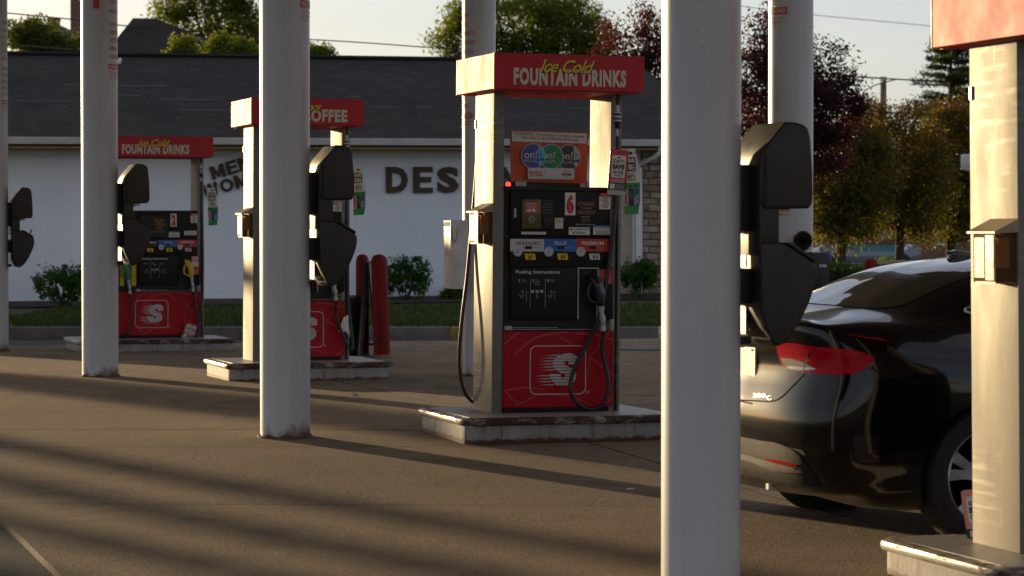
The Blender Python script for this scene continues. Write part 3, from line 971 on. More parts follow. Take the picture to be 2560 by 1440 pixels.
def fuel_pump(loc, lean, number, label, variant, hdr, hose, contents=True):
    r = empty('fuel_pump', loc, (0, lean, TH))
    tag(r, label, 'fuel pump', 'fuel pumps in a row on their islands')
    # uprights
    ext = .34 if variant == 'B' else 0.0
    for x0, x1, tr in ((-ext, .075-ext, 0), (.834, .9125, 1)):
        mb = MB()
        if not tr:
            mb.rbox(x0, x1, 0, .437, 0, HZ0, .004, 2)
        else:                          # the right upright has a channel that carries the hose
            mb.rbox(x0, x0+.036, 0, .437, 0, HZ0, .003, 2)
            mb.rbox(x1-.020, x1, 0, .437, 0, HZ0, .003, 2)
            mb.box(x0+.036, x1-.020, .045, .40, 0, HZ0)
        c = mb.build('upright', M['steel'], r)
        mb = MB()
        if not tr:
            mb.tube([(x1-.02, -.001, 2.02), (x1-.02, -.006, 2.02)], .006, 8)
        else:
            mb.tube([(x0+.012, -.001, 1.72), (x0+.012, -.006, 1.72)], .005, 8)
        mb.build('bolt', M['panel2'], c)
        if not tr:
            mb = MB(); mb.rbox(x0-.007, x0-.001, .405, .43, 1.93, 1.99, .002, 1); mb.build('clip', M['alu'], c)
    header(r, *hdr, ext)
    if not contents:
        mb = MB(); mb.box(.078, .832, .02, .417, .0, 1.5); mb.build('cabinet', M['panel'], r)
    else:
        build_front(r, number, variant, hose)
    # clear towel and leaflet box on the left upright
    tb = None
    mb = MB()
    z0, z1 = 1.145, 1.365
    mb.prism([(-.001, 1.415), (-.105, z1), (-.115, z1-.004), (-.115, z1-.012), (-.001, z1-.008)], 'y', -.012, .245)
    tb = mb.build('towel_dispenser', M['boxcream'], r)
    mb = MB()
    mb.box(-.098, -.002, .218, .222, z0, z1-.012); mb.box(-.094, -.002, .022, .218, z0-.004, z0+.004)
    mb.build('box_shell', M['boxcream'], tb)
    mb = MB(); mb.box(-.098, -.0015, .014, .020, z0, z1-.012); mb.box(-.098, -.095, .0205, .2175, z0+.005, z1-.012); mb.build('clear_front', M['acryl'], tb)
    mb = MB()
    mb.box(-.0995, -.0982, .115, .205, z0+.02, z1-.03, 0); mb.box(-.0995, -.0982, .03, .105, z0+.10, z1-.02, 1); mb.box(-.0995, -.0982, .03, .105, z0+.01, z0+.10, 2)
    mb.build('leaflet', [M['leaforange'], M['lgrey'], M['pinkdark']], tb)
    mb = MB(); mb.rbox(-.075, -.02, .03, .16, z0+.06, z1-.03, .01, 2); mb.build('paper_towels', M['cream'], tb)
    if number == '6':                  # hose of the far side, bowing out past the left upright
        mb = MB()
        yb = .47
        p = [(*L(a_, b_, yb),) for a_, b_ in ((1198, 280), (1194, 380), (1187, 480), (1177, 590), (1168, 690), (1157, 780), (1150, 850), (1148, 905), (1153, 950), (1164, 984), (1184, 1006), (1200, 1002))]
        mb.tube(spline([(x, yb, z) for x, z in p], 6), .0125, 10)
        mb.build('rear_hose', M['hosered'], r)
    return r

def build_front(r, number, variant, hose):
    Y = 0.0
    # carcass
    global SHX
    ex = .34 if variant == 'B' else 0.0
    mb = MB()
    if ex:
        mb.box(-ex+.079, .09, -.006, .42, .60, R(1262, 470, 1522, 470)[3])
    pbox(mb, 1262, 467, 1528, 476, -.012, .43)
    mb.box(.079-ex, .832, .030, .42, .0, R(1262, 470, 1522, 470)[3])
    mb.build('cabinet', M['panel2'], r)
    mb = MB()
    mb.box(.082-ex, .826, -.006, .05, 0.0, .052)
    mb.build('plinth', M['panel'], r)
    # upper electronics door
    mb = MB()
    x0, x1, z0, z1 = R(1276, 477.5, 1524, 591)
    mb.rbox(x0, x1, -.006, .045, z0, z1, .006, 2)
    xd = L(1410, 530)[0]
    ctl = mb.build('control_panel', M['panel'], r)
    mb = MB(); mb.box(xd-.002, xd+.002, -.0075, -.004, z0+.004, z1-.004); mb.build('door_seam', M['recess'], ctl)
    f = -.0085
    right_stickers(ctl, f, variant)
    if variant == 'A':
        mb = MB()
        x0, x1, z0, z1 = R(1303, 496, 1385, 574, 0)
        xm = L(1352, 540)[0]
        mb.rbox(x0, xm, -.022, -.004, z0, z1, .012, 3)
        sc = mb.build('screen_bezel', M['olive'], ctl)
        mb = MB(); a = R(1310, 506, 1346, 533.5)
        rect(mb, *a, -.0238); sc2 = mb.build('screen', M['screen'], sc)
        mb = MB(); 
        ptext(mb, 'EARN REWARDS', 1315, 507.5, 1342, 510.5, -.0252, 0)
        ptext(mb, 'PAY INSIDE OR HERE', 1317, 515, 1339, 518, -.0252, 0); ptext(mb, 'TO START', 1320, 519, 1335, 521, -.0252, 0)
        prect(mb, 1318, 523, 1328, 529, -.0252, 0); prect(mb, 1331, 522, 1338, 530, -.0252, 0)
        mb.build('screen_text', M['cream'], sc2)
        mb = MB()
        cx, cz = L(1327, 548)
        for rr in (.012, .022): ribbon(mb, [(cx+rr*math.cos(RAD(q)), cz+rr*math.sin(RAD(q))) for q in range(0, 360, 20)], .0022, -.0232, 0, True)
        disc(mb, cx, cz, .031, -.0226, 1)
        mb.build('contactless_pad', [M['lgrey'], M['olive']], sc)
        mb = MB(); mb.rbox(xm+.001, x1, -.015, -.004, z0, z1, .008, 2)
        kb = mb.build('keypad', M['recess'], ctl)
        mb = MB()
        for j in range(4):
            for i in range(3):
                a = R(1356 + i*7.6, 508 + j*7.4, 1361.5 + i*7.6, 512.5 + j*7.4)
                mb.box(a[0], a[1], -.0175, -.014, a[2], a[3])
        mb.build('keys', M['key'], kb)
        mb = MB(); a = R(1356, 544, 1380, 566); mb.rbox(a[0], a[1], -.024, -.012, a[2], a[3], .006, 2)
        mb.build('card_reader', M['panel2'], kb)
        mb = MB(); prect(mb, 1387, 545, 1408, 571, f, 0); 
        ribbon(mb, rrect_pts(*R(1390, 548.5, 1404, 557.5), .003), .0016, f-.001, 1, True); ptext(mb, 'Pay', 1394, 550, 1403, 556, f-.001, 1)
        mb.build('pay_sticker', [M['cream'], M['ink']], ctl)
        mb = MB(); prect(mb, 1304, 579.5, 1365, 586, f, 0); ptext(mb, 'PLEASE SEE CASHIER FOR RECEIPT', 1307, 581.5, 1362, 584, f-.001, 1)
        mb.build('strip_sticker', [M['white'], M['ink']], ctl)
        mb = MB(); prect(mb, 1285, 521, 1291, 544, f); mb.build('lock_plate', M['grey'], ctl)
        dcol = [(1443, 504, 1488, 515), (1442, 525, 1487, 536), (1454, 547, 1475, 556)]
        off = 0
    else:
        off = -99
        mb = MB(); pbox(mb, 1287, 487, 1405, 585, -.014, -.004, 0); mb.build('display_door', M['panel2'], ctl)
    mb = MB()
    fy = f if variant == 'A' else -.0165
    for a in ((1443, 504, 1488, 515), (1442, 525, 1487, 536), (1454, 547, 1475, 556)):
        prect(mb, a[0]+off, a[1], a[2]+off, a[3], fy)
    mb.build('sale_display', M['amber'], ctl)
    mb = MB()
    ptext(mb, 'THIS SALE $', 1451+off, 518.5, 1479+off, 522.5, fy); ptext(mb, 'GALLONS', 1453+off, 540, 1475+off, 544, fy); ptext(mb, 'PRICE PER GALLON $', 1439+off, 559.5, 1488+off, 563.5, fy)
    mb.build('display_caption', M['lgrey'], ctl)
    if number:
        mb = MB(); prect(mb, 1412.5, 481.5, 1439, 538, f, 0); ptext(mb, number, 1416, 485, 1435.5, 534.5, f-.0012, 1, bold=.07)
        mb.build('number_sticker', [M['white'], M['red']], ctl)
    # octane strip
    mb = MB(); x0, x1, z0, z1 = R(1275, 594, 1525, 668); mb.rbox(x0, x1, -.006, .045, z0, z1-.003, .005, 2)
    gp = mb.build('grade_panel', M['panel'], r)
    cols = [(1275.5, 1360.5, 'UNLEADED', 1290, 1352, '87', 1311), (1360.5, 1440.5, 'PLUS', 1387, 1417, '89', 1392), (1440.5, 1523.5, 'PREMIUM', 1455, 1509, '93', 1472)]
    mats = [M['lgrey'], M['blue'], M['red']]
    if variant == 'B': mats = [M['panel2'], M['blue'], M['red']]
    for (a, b, w, ta, tb, oc, bx), m, bc in zip(cols, mats, ('yellow', 'yellow', 'cream')):
        mb = MB()
        prect(mb, a, 597.5, b, 628.5, f, 0)
        ptext(mb, w, ta, 603.5, tb, 612.5, f-.0012, 2 if (w == 'UNLEADED' and variant == 'A') else 1, bold=.008)
        prect(mb, bx+2, 615, bx+19, 623, f-.0012, 3)
        ptext(mb, 'PRICE PER GALLON', bx+22, 617.5, min(bx+38, b-3), 621, f-.0012, 2 if (w == 'UNLEADED' and variant == 'A') else 4)
        ptext(mb, '$', bx-3, 616, bx, 622, f-.0012, 2)
        mb.build('grade_label', [m, M['white'], M['ink'], M['recess'], M['grey']], gp)
        mb = MB()
        cx, cz = L(a + 14 + (4 if a < 1300 else -3.5), 629)
        disc(mb, cx, cz, .0325, f-.003, 0)
        ribbon(mb, [(cx+.026*math.cos(RAD(q)), cz+.026*math.sin(RAD(q))) for q in range(0, 360, 18)], .003, f-.0042, 1, True)
        for q in range(5): rect(mb, cx-.017+.003*(q % 2), cx+.017-.003*(q % 3), cz+.012-q*.0065, cz+.0145-q*.0065, f-.0042, 1)
        mb.build('round_sticker', [M['white'], M['navy']], gp)
        mb = MB(); x0, x1, z0, z1 = R(bx, 633.5, bx+25, 649.5)
        mb.prism([(x0-.003, z1), (x0+.004, z0), (x1+.004, z0), (x1-.003, z1)], 'y', -.024, -.004, 0, .002, 1)
        text(mb, oc, x0+.020, x1-.014, z0+.004, z1-.014, -.0252, 1, bold=.03)
        rect(mb, x0+.012, x1-.012, z1-.009, z1-.006, -.0252, 1)
        mb.build('grade_button', [M[bc], M['ink']], gp)
    # fuelling instructions door
    mb = MB(); x0, x1, z0, z1 = R(1277, 669, 1442, 799); mb.rbox(x0, x1, -.006, .04, z0, z1, .005, 2)
    ip = mb.build('instruction_panel', M['panel'], r)
    mb = MB()
    ptext(mb, 'Fueling Instructions', 1290, 675.5, 1400, 686.5, f, 0, bold=.025)
    for n_, px, ln in (('1', 1297, ['Remove', 'Nozzle']), ('2', 1331, ['Push', 'Yellow', 'Grade', 'Button']), ('3', 1367, ['Return', 'Nozzle'])):
        ptext(mb, n_, px, 698, px+(2.2 if n_ == '1' else 4.5), 705, f, 0, bold=.02)
        for i, t in enumerate(ln): ptext(mb, t, px+7, 698+i*3.7, px+7+len(t)*2.0, 700.8+i*3.7, f, 1)
    for px in (1324.5, 1362): x, z0 = L(px, 770); _, z1 = L(px, 697); rect(mb, x-.0012, x+.0012, z0, z1, f, 1)
    for px in (1315.5, 1385.5): x, z0 = L(px, 753); _, z1 = L(px, 727); rect(mb, x-.001, x+.001, z0, z1, f, 1)
    for i, t in enumerate(('87', '89', '93')):
        prect(mb, 1328+i*11.5, 725, 1335+i*11.5, 732, f, 0); ptext(mb, t, 1329.5+i*11.5, 726.5, 1333.5+i*11.5, 730.5, f-.001, 2)
    x, z = L(1342, 741); ribbon(mb, [(x-.006, z-.015), (x-.005, z+.015), (x+.003, z+.016), (x+.006, z-.015)], .0022, f, 1)
    for px in (1303.5, 1374.5): glyph_hand(mb, *L(px, 738), .036, f, 1)
    mb.build('instruction_text', [M['lgrey'], M['grey'], M['ink']], ip)
    # nozzle boot(s)
    boots = [(1443, 1497, M['yellowp'] if variant == 'B' else M['rubber'])]
    if variant == 'B': boots.append((1208, 1268, M['greenp']))
    mb = MB()
    x0, x1, z0, z1 = R(1443, 669, 1497, 798)
    w = .0075
    for a in ((x0, x0+w, z0, z1), (x1-w, x1, z0, z1), (x0+w, x1-w, z1-w, z1)): mb.box(a[0], a[1], -.010, .03, a[2], a[3])
    bt = mb.build('nozzle_boot', M['grey'] if variant != 'B' else M['panel2'], r)
    mb = MB(); mb.box(x0+w, x1-w, .022, .028, z0, z1-w, 0); mb.box(x0+w+.004, x0+.045, .016, .021, z0+.004, z0+.15, 1); mb.build('boot_liner', [M['recess'], M['panel2']], bt)
    # right side cheek with the red notice
    mb = MB(); x0, x1, z0, z1 = R(1498, 669, 1533, 798); mb.rbox(x0, x1, -.006, .04, z0, z1, .004, 2)
    ck = mb.build('side_panel', M['panel'], r)
    mb = MB()
    if variant == 'B':
        prect(mb, 1500, 671, 1530, 690, f, 2); prect(mb, 1500, 692, 1530, 718, f, 3); prect(mb, 1498.5, 720, 1531, 752, f, 0)
    else:
        prect(mb, 1498.5, 673, 1532, 711, f, 0)
    cx, cz = L(1505.5, 679.5 if variant != 'B' else 726)
    ribbon(mb, [(cx+.009*math.cos(RAD(q)), cz+.009*math.sin(RAD(q))) for q in range(0, 360, 30)], .002, f-.001, 1, True)
    for i in range(9):
        yy = (686 if variant != 'B' else 732) + i*(2.6 if variant != 'B' else 2.0)
        prect(mb, 1501 + (i % 3), yy, 1529 - (i*5 % 7), yy+1.0, f-.001, 1)
    mb.build('notice', [M['red'], M['pink'], M['pink'], M['cream']], ck)
    # slatted gap between the doors
    mb = MB()
    for yy, xa_, xb_ in ((804.5, 1500, 1528), (809.5, 1500, 1528), (814.5, 1490, 1528), (819, 1281, 1395), (819, 1500, 1528), (823, 1281, 1528)):
        x0, x1, z0, z1 = R(xa_, yy, xb_, yy+1.3)
        mb.box(x0, x1, .004, .02, z0, z1)
    x0, x1, z0, z1 = R(1262, 815, 1281, 826); mb.rbox(x0, x1, -.004, .02, z0, z1, .008, 2)
    x0, x1, z0, z1 = R(1526, 797, 1536, 826); mb.rbox(x0, x1, -.004, .02, z0, z1, .008, 2)
    gl = mb.build('vent_grille', M['grey'], r)
    # red skirt panel with the badge
    mb = MB(); x0, x1, z0, z1 = R(1257.5, 828, 1533, 1018); mb.rbox(.0765-ex, x1, -.010, .03, z0, z1, .003, 1)
    lp = mb.build('lower_panel', M['deepred'], r)
    mb = MB(); fl = -.0122
    def arc(pts, w=.010): ribbon(mb, spline([L(*p) + (0,) for p in pts], 8) and [(q.x, q.y) for q in spline([(*L(*p), 0) for p in pts], 8)], w, fl, 1)
    arc([(1260, 861), (1280, 842), (1299, 830)]); arc([(1288, 884), (1330, 848), (1372, 835), (1420, 830)]); arc([(1380, 830), (1405, 846), (1430, 860)], .006)
    arc([(1440, 833), (1490, 838), (1532, 850)]); arc([(1478, 888), (1500, 860), (1522, 829)], .008); arc([(1470, 890), (1500, 912), (1532, 938)]); arc([(1463, 980), (1466, 940), (1478, 890)], .006)
    arc([(1262, 976), (1310, 969), (1360, 973)]); arc([(1262, 978), (1278, 996), (1296, 1010)], .008); arc([(1290, 1013), (1360, 984), (1440, 996), (1475, 1012)], .008); arc([(1502, 1014), (1518, 1003), (1532, 993)])
    mb.build('line_pattern', [M['deepred'], M['paler']], lp)
    mb = MB()
    SHX = -.19 if ex else 0.0
    ribbon(mb, rrect_pts(*R(1323.5, 864.5, 1463, 985), .045, 6), .0062, fl-.0012, 0, True)
    speed_s(mb, 0, fl-.0012, 1)
    cx, cz = L(1467.5, 980); ribbon(mb, [(cx+.0095*math.cos(RAD(q)), cz+.0095*math.sin(RAD(q))) for q in range(0, 360, 24)], .0022, fl-.0012, 0, True)
    text(mb, 'R', cx-.004, cx+.004, cz-.005, cz+.005, fl-.0012, 0)
    mb.build('emblem', [M['lgrey'], M['deepred']], lp)
    SHX = 0.0
    # lamp on top of the cabinet
    x, z = L(1268.5, 461, .05)
    mb = MB(); mb.lathe([(.006, -.016), (.017, -.014), (.018, .004), (.012, .015), (.003, .018)], (x, .03, z), 12)
    if number == '6': mb.build('warning_lamp', M['lamp'], r)
    # nozzles and hoses
    nx, nz = L(1484, 728)
    tip = nozzle(r, nx, nz, M['yellowp'] if variant == 'B' else M['rubber'])
    hx = L(1544, 300)[0]
    pts = [tip] + [(L(a, b)[0], c, L(a, b)[1]) for a, b, c in hose] + [(hx, .012, 1.60), (hx, .012, 1.88)]
    mb = MB(); mb.tube(spline(pts, 8), .0145, 10); hs = mb.build('hose', M['rubber'], r)
    mb = MB()
    zt = L(1544, 340)[1]
    mb.tube([(hx, .012, zt), (hx, .012, zt+.03)], .0175, 12, 1)
    mb.tube([(hx, .012, zt+.03), (hx, .012, zt+.05)], .0145, 12, 1)
    mb.tube([(hx, .010, zt+.05), (hx, .010, zt+.10)], [.018, .027], 14, 0)
    mb.tube([(hx, .010, zt+.10), (hx, .010, zt+.165)], .029, 14, 2)
    mb.tube([(hx, .010, zt+.112), (hx, .010, zt+.124)], .0305, 14, 0); mb.tube([(hx, .010, zt+.14), (hx, .010, zt+.155)], .0305, 14, 0)
    mb.tube([(hx, .012, zt+.165), (hx, .012, zt+.21)], [.020, .0175], 12, 1)
    mb.build('breakaway_coupling', [M['rubber'], M['alu'], M['lgrey']], hs)
    mb = MB(); mb.tube([(hx, .012, zt+.21), (hx, .014, HZ0)], .0145, 10); mb.build('riser', M['rubber'], hs)
    if variant == 'B':
        gx = L(1284, 728)[0]
        mb = MB()
        a = R(1262, 672, 1300, 800); a = (a[0]-.165, a[1]-.165, a[2], a[3])
        for q0, q1, mm in ((a[0]-.03, a[0]+.02, 0), (a[1]+.005, a[1]+.06, 0)): mb.box(q0, q1, -.0105, -.007, a[2], a[3]-.0, mm)
        mb.box(a[0]+.02, a[1]+.005, -.009, -.007, a[2], a[3], 1)
        dz = mb.build('diesel_boot', [M['yellowp'], M['recess']], r)
        tip2 = nozzle(r, a[0]+.035, nz-.02, M['greenp'])
        mb = MB(); mb.tube(spline([tip2, (tip2[0]+.01, -.08, .45), (tip2[0]+.02, -.09, .25), (tip2[0]-.03, -.09, .08), (tip2[0]-.16, -.08, .02), (tip2[0]-.3, -.06, .03)], 8), .0145, 10)
        mb.build('diesel_hose', M['rubber'], r)

def right_stickers(ctl, f, variant):
    mb = MB()
    if variant == 'A': a, b = (1422, 568, 1475, 587), (1483, 564, 1526, 587)
    else: b, a = (1405, 560, 1450, 585), (1470, 558, 1522, 577)
    prect(mb, *a, f, 0)
    ptext(mb, 'MAY CONTAIN UP TO', a[0]+2, a[1]+2.5, a[2]-2, a[1]+8, f-.001, 1, bold=.02); ptext(mb, '10% ETHANOL', a[0]+9, a[1]+11, a[2]-9, a[1]+16.5, f-.001, 1, bold=.02)
    mb.build('ethanol_sticker', [M['white'], M['ink']], ctl)
    mb = MB()
    prect(mb, *b, f, 0); prect(mb, b[0], b[1], b[2], b[1]+5.5, f-.001, 1)
    ptext(mb, 'ATTENTION FUELING CUSTOMERS', b[0]+1.5, b[1]+1.4, b[2]-1.5, b[1]+4.2, f-.002, 0)
    ptext(mb, 'This is a PRE-PAY Program', b[0]+2, b[1]+7.6, b[2]-2, b[1]+11, f-.001, 2)
    for i in range(4): prect(mb, b[0]+4+(i*3 % 5), b[1]+12.8+i*2.5, b[2]-3-(i*4 % 6), b[1]+13.8+i*2.5, f-.001, 2)
    mb.build('prepay_sticker', [M['white'], M['blue'], M['ink']], ctl)
    mb = MB()
    prect(mb, 1498, 491, 1527, 523, f, 0); prect(mb, 1499.5, 482.5, 1527, 491.5, f-.001, 1)
    ptext(mb, 'WARNING', 1504, 484.2, 1525, 488.8, f-.002, 0, bold=.03)
    for i in range(9): prect(mb, 1506+(i % 2), 493.5+i*3.1, 1524-(i*5 % 6), 494.8+i*3.1, f-.001, 2)
    for yy in (500.5, 514):
        cx, cz = L(1501.5, yy); ribbon(mb, [(cx+.0065*math.cos(RAD(q)), cz+.0065*math.sin(RAD(q))) for q in range(0, 360, 30)], .0022, f-.0015, 1, True)
    mb.build('warning_sticker', [M['white'], M['red'], M['charcoal']], ctl)

P6 = (O6X, O6Y, at(1228.3, 1033.5, O6Y).z)
P4 = (at(631.2, 903, 25.3).x, 25.3, at(631.2, 903, 25.3).z)
P8 = (at(2553, 1385, 11.58).x, 11.58, at(2553, 1385, 11.58).z)
P2 = (-4.589, 32.93, at(509.5, 843.7, 33.2).z)
for P, lb in ((P6, 'chipped white island under pump 6, its lit end beside the second pillar from the right'), (P4, 'white island with flaking paint under the COFFEE pump'),
              (P8, 'nearest island with rounded rusty white nosing beside the black car wheel'), (P2, 'farthest white island under pump 2 with a broken brown front edge')):
    island((P[0], P[1], P[2] - .1625), lb, .36 if P is P2 else 0)

hoseA = [(1499, 880, -.06), (1510, 935, -.07), (1511, 975, -.08), (1497, 1008, -.09), (1470, 1021, -.095), (1440, 1012, -.09), (1420, 985, -.08), (1419, 950, -.07), (1436, 905, -.06), (1464, 850, -.055), (1490, 800, -.05), (1511, 700, -.045), (1528, 590, -.035), (1536, 510, -.02)]
hoseB = [(1500, 870, -.06), (1508, 905, -.07), (1530, 965, -.08), (1546, 992, -.09), (1553, 985, -.09), (1550, 930, -.07), (1543, 830, -.04), (1541, 700, -.03), (1543, 560, -.01)]
hoseC = [(1507, 870, -.06), (1516, 930, -.07), (1521, 975, -.08), (1517, 1010, -.09), (1510, 1038, -.10), (1515, 1000, -.09), (1528, 930, -.07), (1540, 830, -.05), (1545, 700, -.03), (1546, 560, -.01)]
A = lambda p0, p1: (L(p0, 200, -.235)[0], L(p1, 200, -.235)[0])
FD = ('Ice Cold', 'FOUNTAIN DRINKS', (*A(1349, 1487), HZ0+.118, HZ0+.205), A(1284, 1565))
CF = ('Always', 'FRESH COFFEE', (*A(1335, 1470), HZ0+.112, HZ0+.205), A(1270, 1555))
pump6 = fuel_pump(P6, LEAN6, '6', 'fuel pump numbered 6 with a screen and an orange poster above it', 'A', FD, hoseA)
pump4 = fuel_pump(P4, RAD(.3), '4', 'fuel pump with a red COFFEE header, half hidden by a grey pillar', 'A', CF, hoseB)
pump2 = fuel_pump(P2, 0.0, '2', 'farthest fuel pump, numbered 2, with yellow and green nozzles', 'B', FD, hoseC)
pump8 = fuel_pump(P8, RAD(-.67), None, 'nearest fuel pump at the picture edge with one sunlit steel upright', 'A', ('Ice Cold', 'FOUNTAIN DRINKS', FD[2], FD[3]), hoseA, contents=False)

# ------------------------------------------------------------------ poster and hang tags
def pump_frame(p, lean): return Matrix.Translation(p) @ Matrix.Rotation(TH, 4, 'Z') @ Matrix.Rotation(lean, 4, 'Y')
def place(o, mat): o.matrix_world = mat; return o

yp = .10
r = empty('poster'); place(r, pump_frame(P6, LEAN6))
tag(r, 'orange nicotine warning poster with three round cans above pump 6', 'poster')
mb = MB()
q = [L(1278, 453.5, yp), L(1466.5, 458.5, yp), L(1470, 331, yp), L(1274.5, 325, yp)]
nx_, nz_ = 16, 10; vs = []; fs = []
for j in range(nz_+1):
    for i in range(nx_+1):
        a, b = i/nx_, j/nz_
        X = (q[0][0]*(1-a)+q[1][0]*a)*(1-b) + (q[3][0]*(1-a)+q[2][0]*a)*b
        Z = (q[0][1]*(1-a)+q[1][1]*a)*(1-b) + (q[3][1]*(1-a)+q[2][1]*a)*b
        vs.append((X, yp + .004*math.sin(a*9+b*2)*(1-b) + .003*math.sin(b*7+a*3), Z))
for j in range(nz_):
    for i in range(nx_): k = j*(nx_+1)+i; fs.append((k, k+1, k+nx_+2, k+nx_+1))
mb.add(vs, fs, 0, True)
mb.add([(v[0], v[1]+.002, v[2]) for v in vs], [f[::-1] for f in fs], 0, True)
mb.build('sheet', M['orange'], r)
mb = MB(); fp = yp - .010
for i in range(1): poly(mb, [L(1279, 353.5, yp), L(1465, 359, yp), L(1467, 334, yp), L(1278.5, 328, yp)], fp, 0)
def slant(dx): return lambda X, Z: (X, fp-.001, Z - .028*(X - L(1279, 340, yp)[0]))
mb2 = mb
sx0 = L(1279, 340, yp)[0]
text(mb, 'WARNING: This product contains nicotine.', *R(1283, 334.5, 1462, 344.5, yp), 0, 1, fn=lambda X, Z: (X, fp-.0012, Z - .026*(X-sx0) + .010))
text(mb, 'Nicotine is an addictive chemical.', *R(1303, 343.5, 1446, 352, yp), 0, 1, fn=lambda X, Z: (X, fp-.0012, Z - .026*(X-sx0) + .012))
mb.build('warning_text', [M['cream'], M['ink']], r)
for k, (cx, cy, c1, c2, num) in enumerate(((1420.5, 393, 'charcoal', 'grey', '9'), (1376.5, 391.5, 'teal', 'green', '9'), (1331, 390, 'navy', 'cyan', '6'))):
    mb = MB(); x, z = L(cx, cy, yp); y0 = fp - .003 - k*.004; rr = .0865
    disc(mb, x, z, rr, y0, 0, 36); disc(mb, x, z, rr*.945, y0-.001, 1, 36)
    xs0, rr2 = x+rr*.40, rr*.94
    pts = [(x + rr2*math.cos(RAD(a)), z + rr2*math.sin(RAD(a))) for a in range(-64, 65, 8)]
    pts = [p for p in pts if p[1] > z-.022]
    poly(mb, [(xs0, z-.022)] + pts + [(xs0, pts[-1][1])], y0-.002, 2)
    disc(mb, x+rr*.60, z-rr*.52, rr*.19, y0-.002, 2, 16)
    text(mb, 'on!', x-rr*.74, x+rr*.30, z-rr*.18, z+rr*.42, y0-.003, 0, bold=.01)
    text(mb, 'PLUS', x-rr*.72, x+rr*.32, z-rr*.50, z-rr*.28, y0-.003, 0)
    text(mb, num, x+rr*.50, x+rr*.68, z-rr*.0, z+rr*.30, y0-.003, 3)
    text(mb, 'mg', x+rr*.50, x+rr*.70, z-rr*.17, z-rr*.07, y0-.003, 3)
    mb.build('printed_can', [M['lgrey'], M[c1], M[c2], M['ink']], r)
mb = MB(); y0 = fp - .016
poly(mb, rrect_pts(*R(1317, 420, 1433, 448.5, yp), .012), y0, 0)
prect(mb, 1323, 428, 1356, 435, y0-.001, 1)
a = R(1324.5, 429, 1354, 434, yp); text(mb, 'INTRO OFFER', *a, y0-.002, 0, bold=.03)
text(mb, 'GET A CAN FOR', *R(1323, 436.5, 1356, 441, yp), y0-.001, 1, bold=.03)
text(mb, '$', *R(1359, 426, 1361.5, 431, yp), y0-.001, 2)
text(mb, 'WITH THE', *R(1405, 427, 1422, 430, yp), y0-.001, 2); text(mb, 'APP', *R(1411, 441.5, 1418, 444.5, yp), y0-.001, 2)
mb.prism([(p[0], p[1]) for p in rrect_pts(*R(1402, 432.5, 1409, 439, yp), .003)], 'y', y0-.001, y0-.0005, 1)
text(mb, 'Deals', *R(1409.5, 432, 1426, 439, yp), y0-.001, 2, bold=.04, shear=.2)
rect(mb, *R(1345, 446, 1405, 447, yp), y0-.001, 3)
mb.build('offer_panel', [M['lgrey'], M['red'], M['ink'], M['grey']], r)
mb = MB(); rect(mb, *R(1279, 452, 1468, 468, yp), yp+.008, 0); rect(mb, *R(1288, 454, 1316, 465, yp), yp-.006, 1); rect(mb, *R(1449, 458, 1464, 468, yp), yp-.006, 1)
mb.build('holder', [M['panel2'], M['grey']], r)

def scan_tag(loc_mat, label, w=.135, h=.31, card='red'):
    """red card hung on a hose: SCAN TO SAVE ON FUEL"""
    o = empty('hang_tag'); o.matrix_world = loc_mat
    tag(o, label, 'hang tag', 'red cards hung on the pump hoses')
    mb = MB(); mb.prism(rrect_pts(-w/2, w/2, -h, 0, .014), 'y', -.001, .001, 0)
    mb.build('card', M[card], o)
    mb = MB(); y = -.003
    poly(mb, rrect_pts(-w*.37, w*.37, -h*.615, -h*.13, .010), y, 0)
    poly(mb, rrect_pts(-w*.09, w*.09, -h*.085, -h*.055, .004), y, 2)
    poly(mb, rrect_pts(-w*.08, w*.08, -h*.195, -h*.165, .004), y-.001, 1)
    text(mb, 'SCAN TO', -w*.31, w*.31, -h*.30, -h*.215, y-.001, 1, bold=.03); text(mb, 'SAVE', -w*.32, w*.32, -h*.435, -h*.32, y-.001, 1, bold=.07)
    text(mb, 'ON FUEL', -w*.30, w*.30, -h*.545, -h*.455, y-.001, 1, bold=.03); rect(mb, -w*.2, w*.2, -h*.585, -h*.565, y-.001, 1)
    for k in range(3): rect(mb, -w*.36, w*.36, -h*(.665+.03*k), -h*(.655+.03*k), y-.001, 0)
    poly(mb, [(-w*.5, -h*.72), (-w*.5, -h*.90), (w*.5, -h*.90), (w*.5, -h*.70)], y, 2)
    poly(mb, rrect_pts(-w*.5, w*.5, -h, -h*.895, .012), y-.001, 3)
    rect(mb, -w*.38, -w*.13, -h*.87, -h*.76, y-.001, 0)
    for k in range(4): rect(mb, -w*.08, w*(.42-.06*(k % 2)), -h*(.775+.03*k), -h*(.765+.03*k), y-.001, 3)
    mb.build('print', [M['white'], M['ink'], M['charcoal'], M['grey']], o)
    return o
x, z = L(1548, 374, -.05)
scan_tag(pump_frame(P6, LEAN6) @ Matrix.Translation((x, -.06, z)) @ Matrix.Rotation(RAD(4), 4, 'Y'), 'red SCAN TO SAVE card hanging on the hose of pump 6')
x, z = L(1512, 950, -.05)
scan_tag(pump_frame(P2, 0) @ Matrix.Translation((x-.03, -.085, .175)) @ Matrix.Rotation(RAD(20), 4, 'Y'), 'red card lying against the skirt of pump 2 behind its hose', .16, .20)
tp = at(2443, 1222, 12.15)
scan_tag(Matrix.Translation(tp) @ Matrix.Rotation(RAD(-30), 4, 'Z') @ Matrix.Rotation(RAD(-9), 4, 'Y'), 'card coloured pink as if sunlit, hanging low beside the car wheel behind the nearest pump', .15, .24, 'pink')  # pink colour stands for sunlight glowing on the card

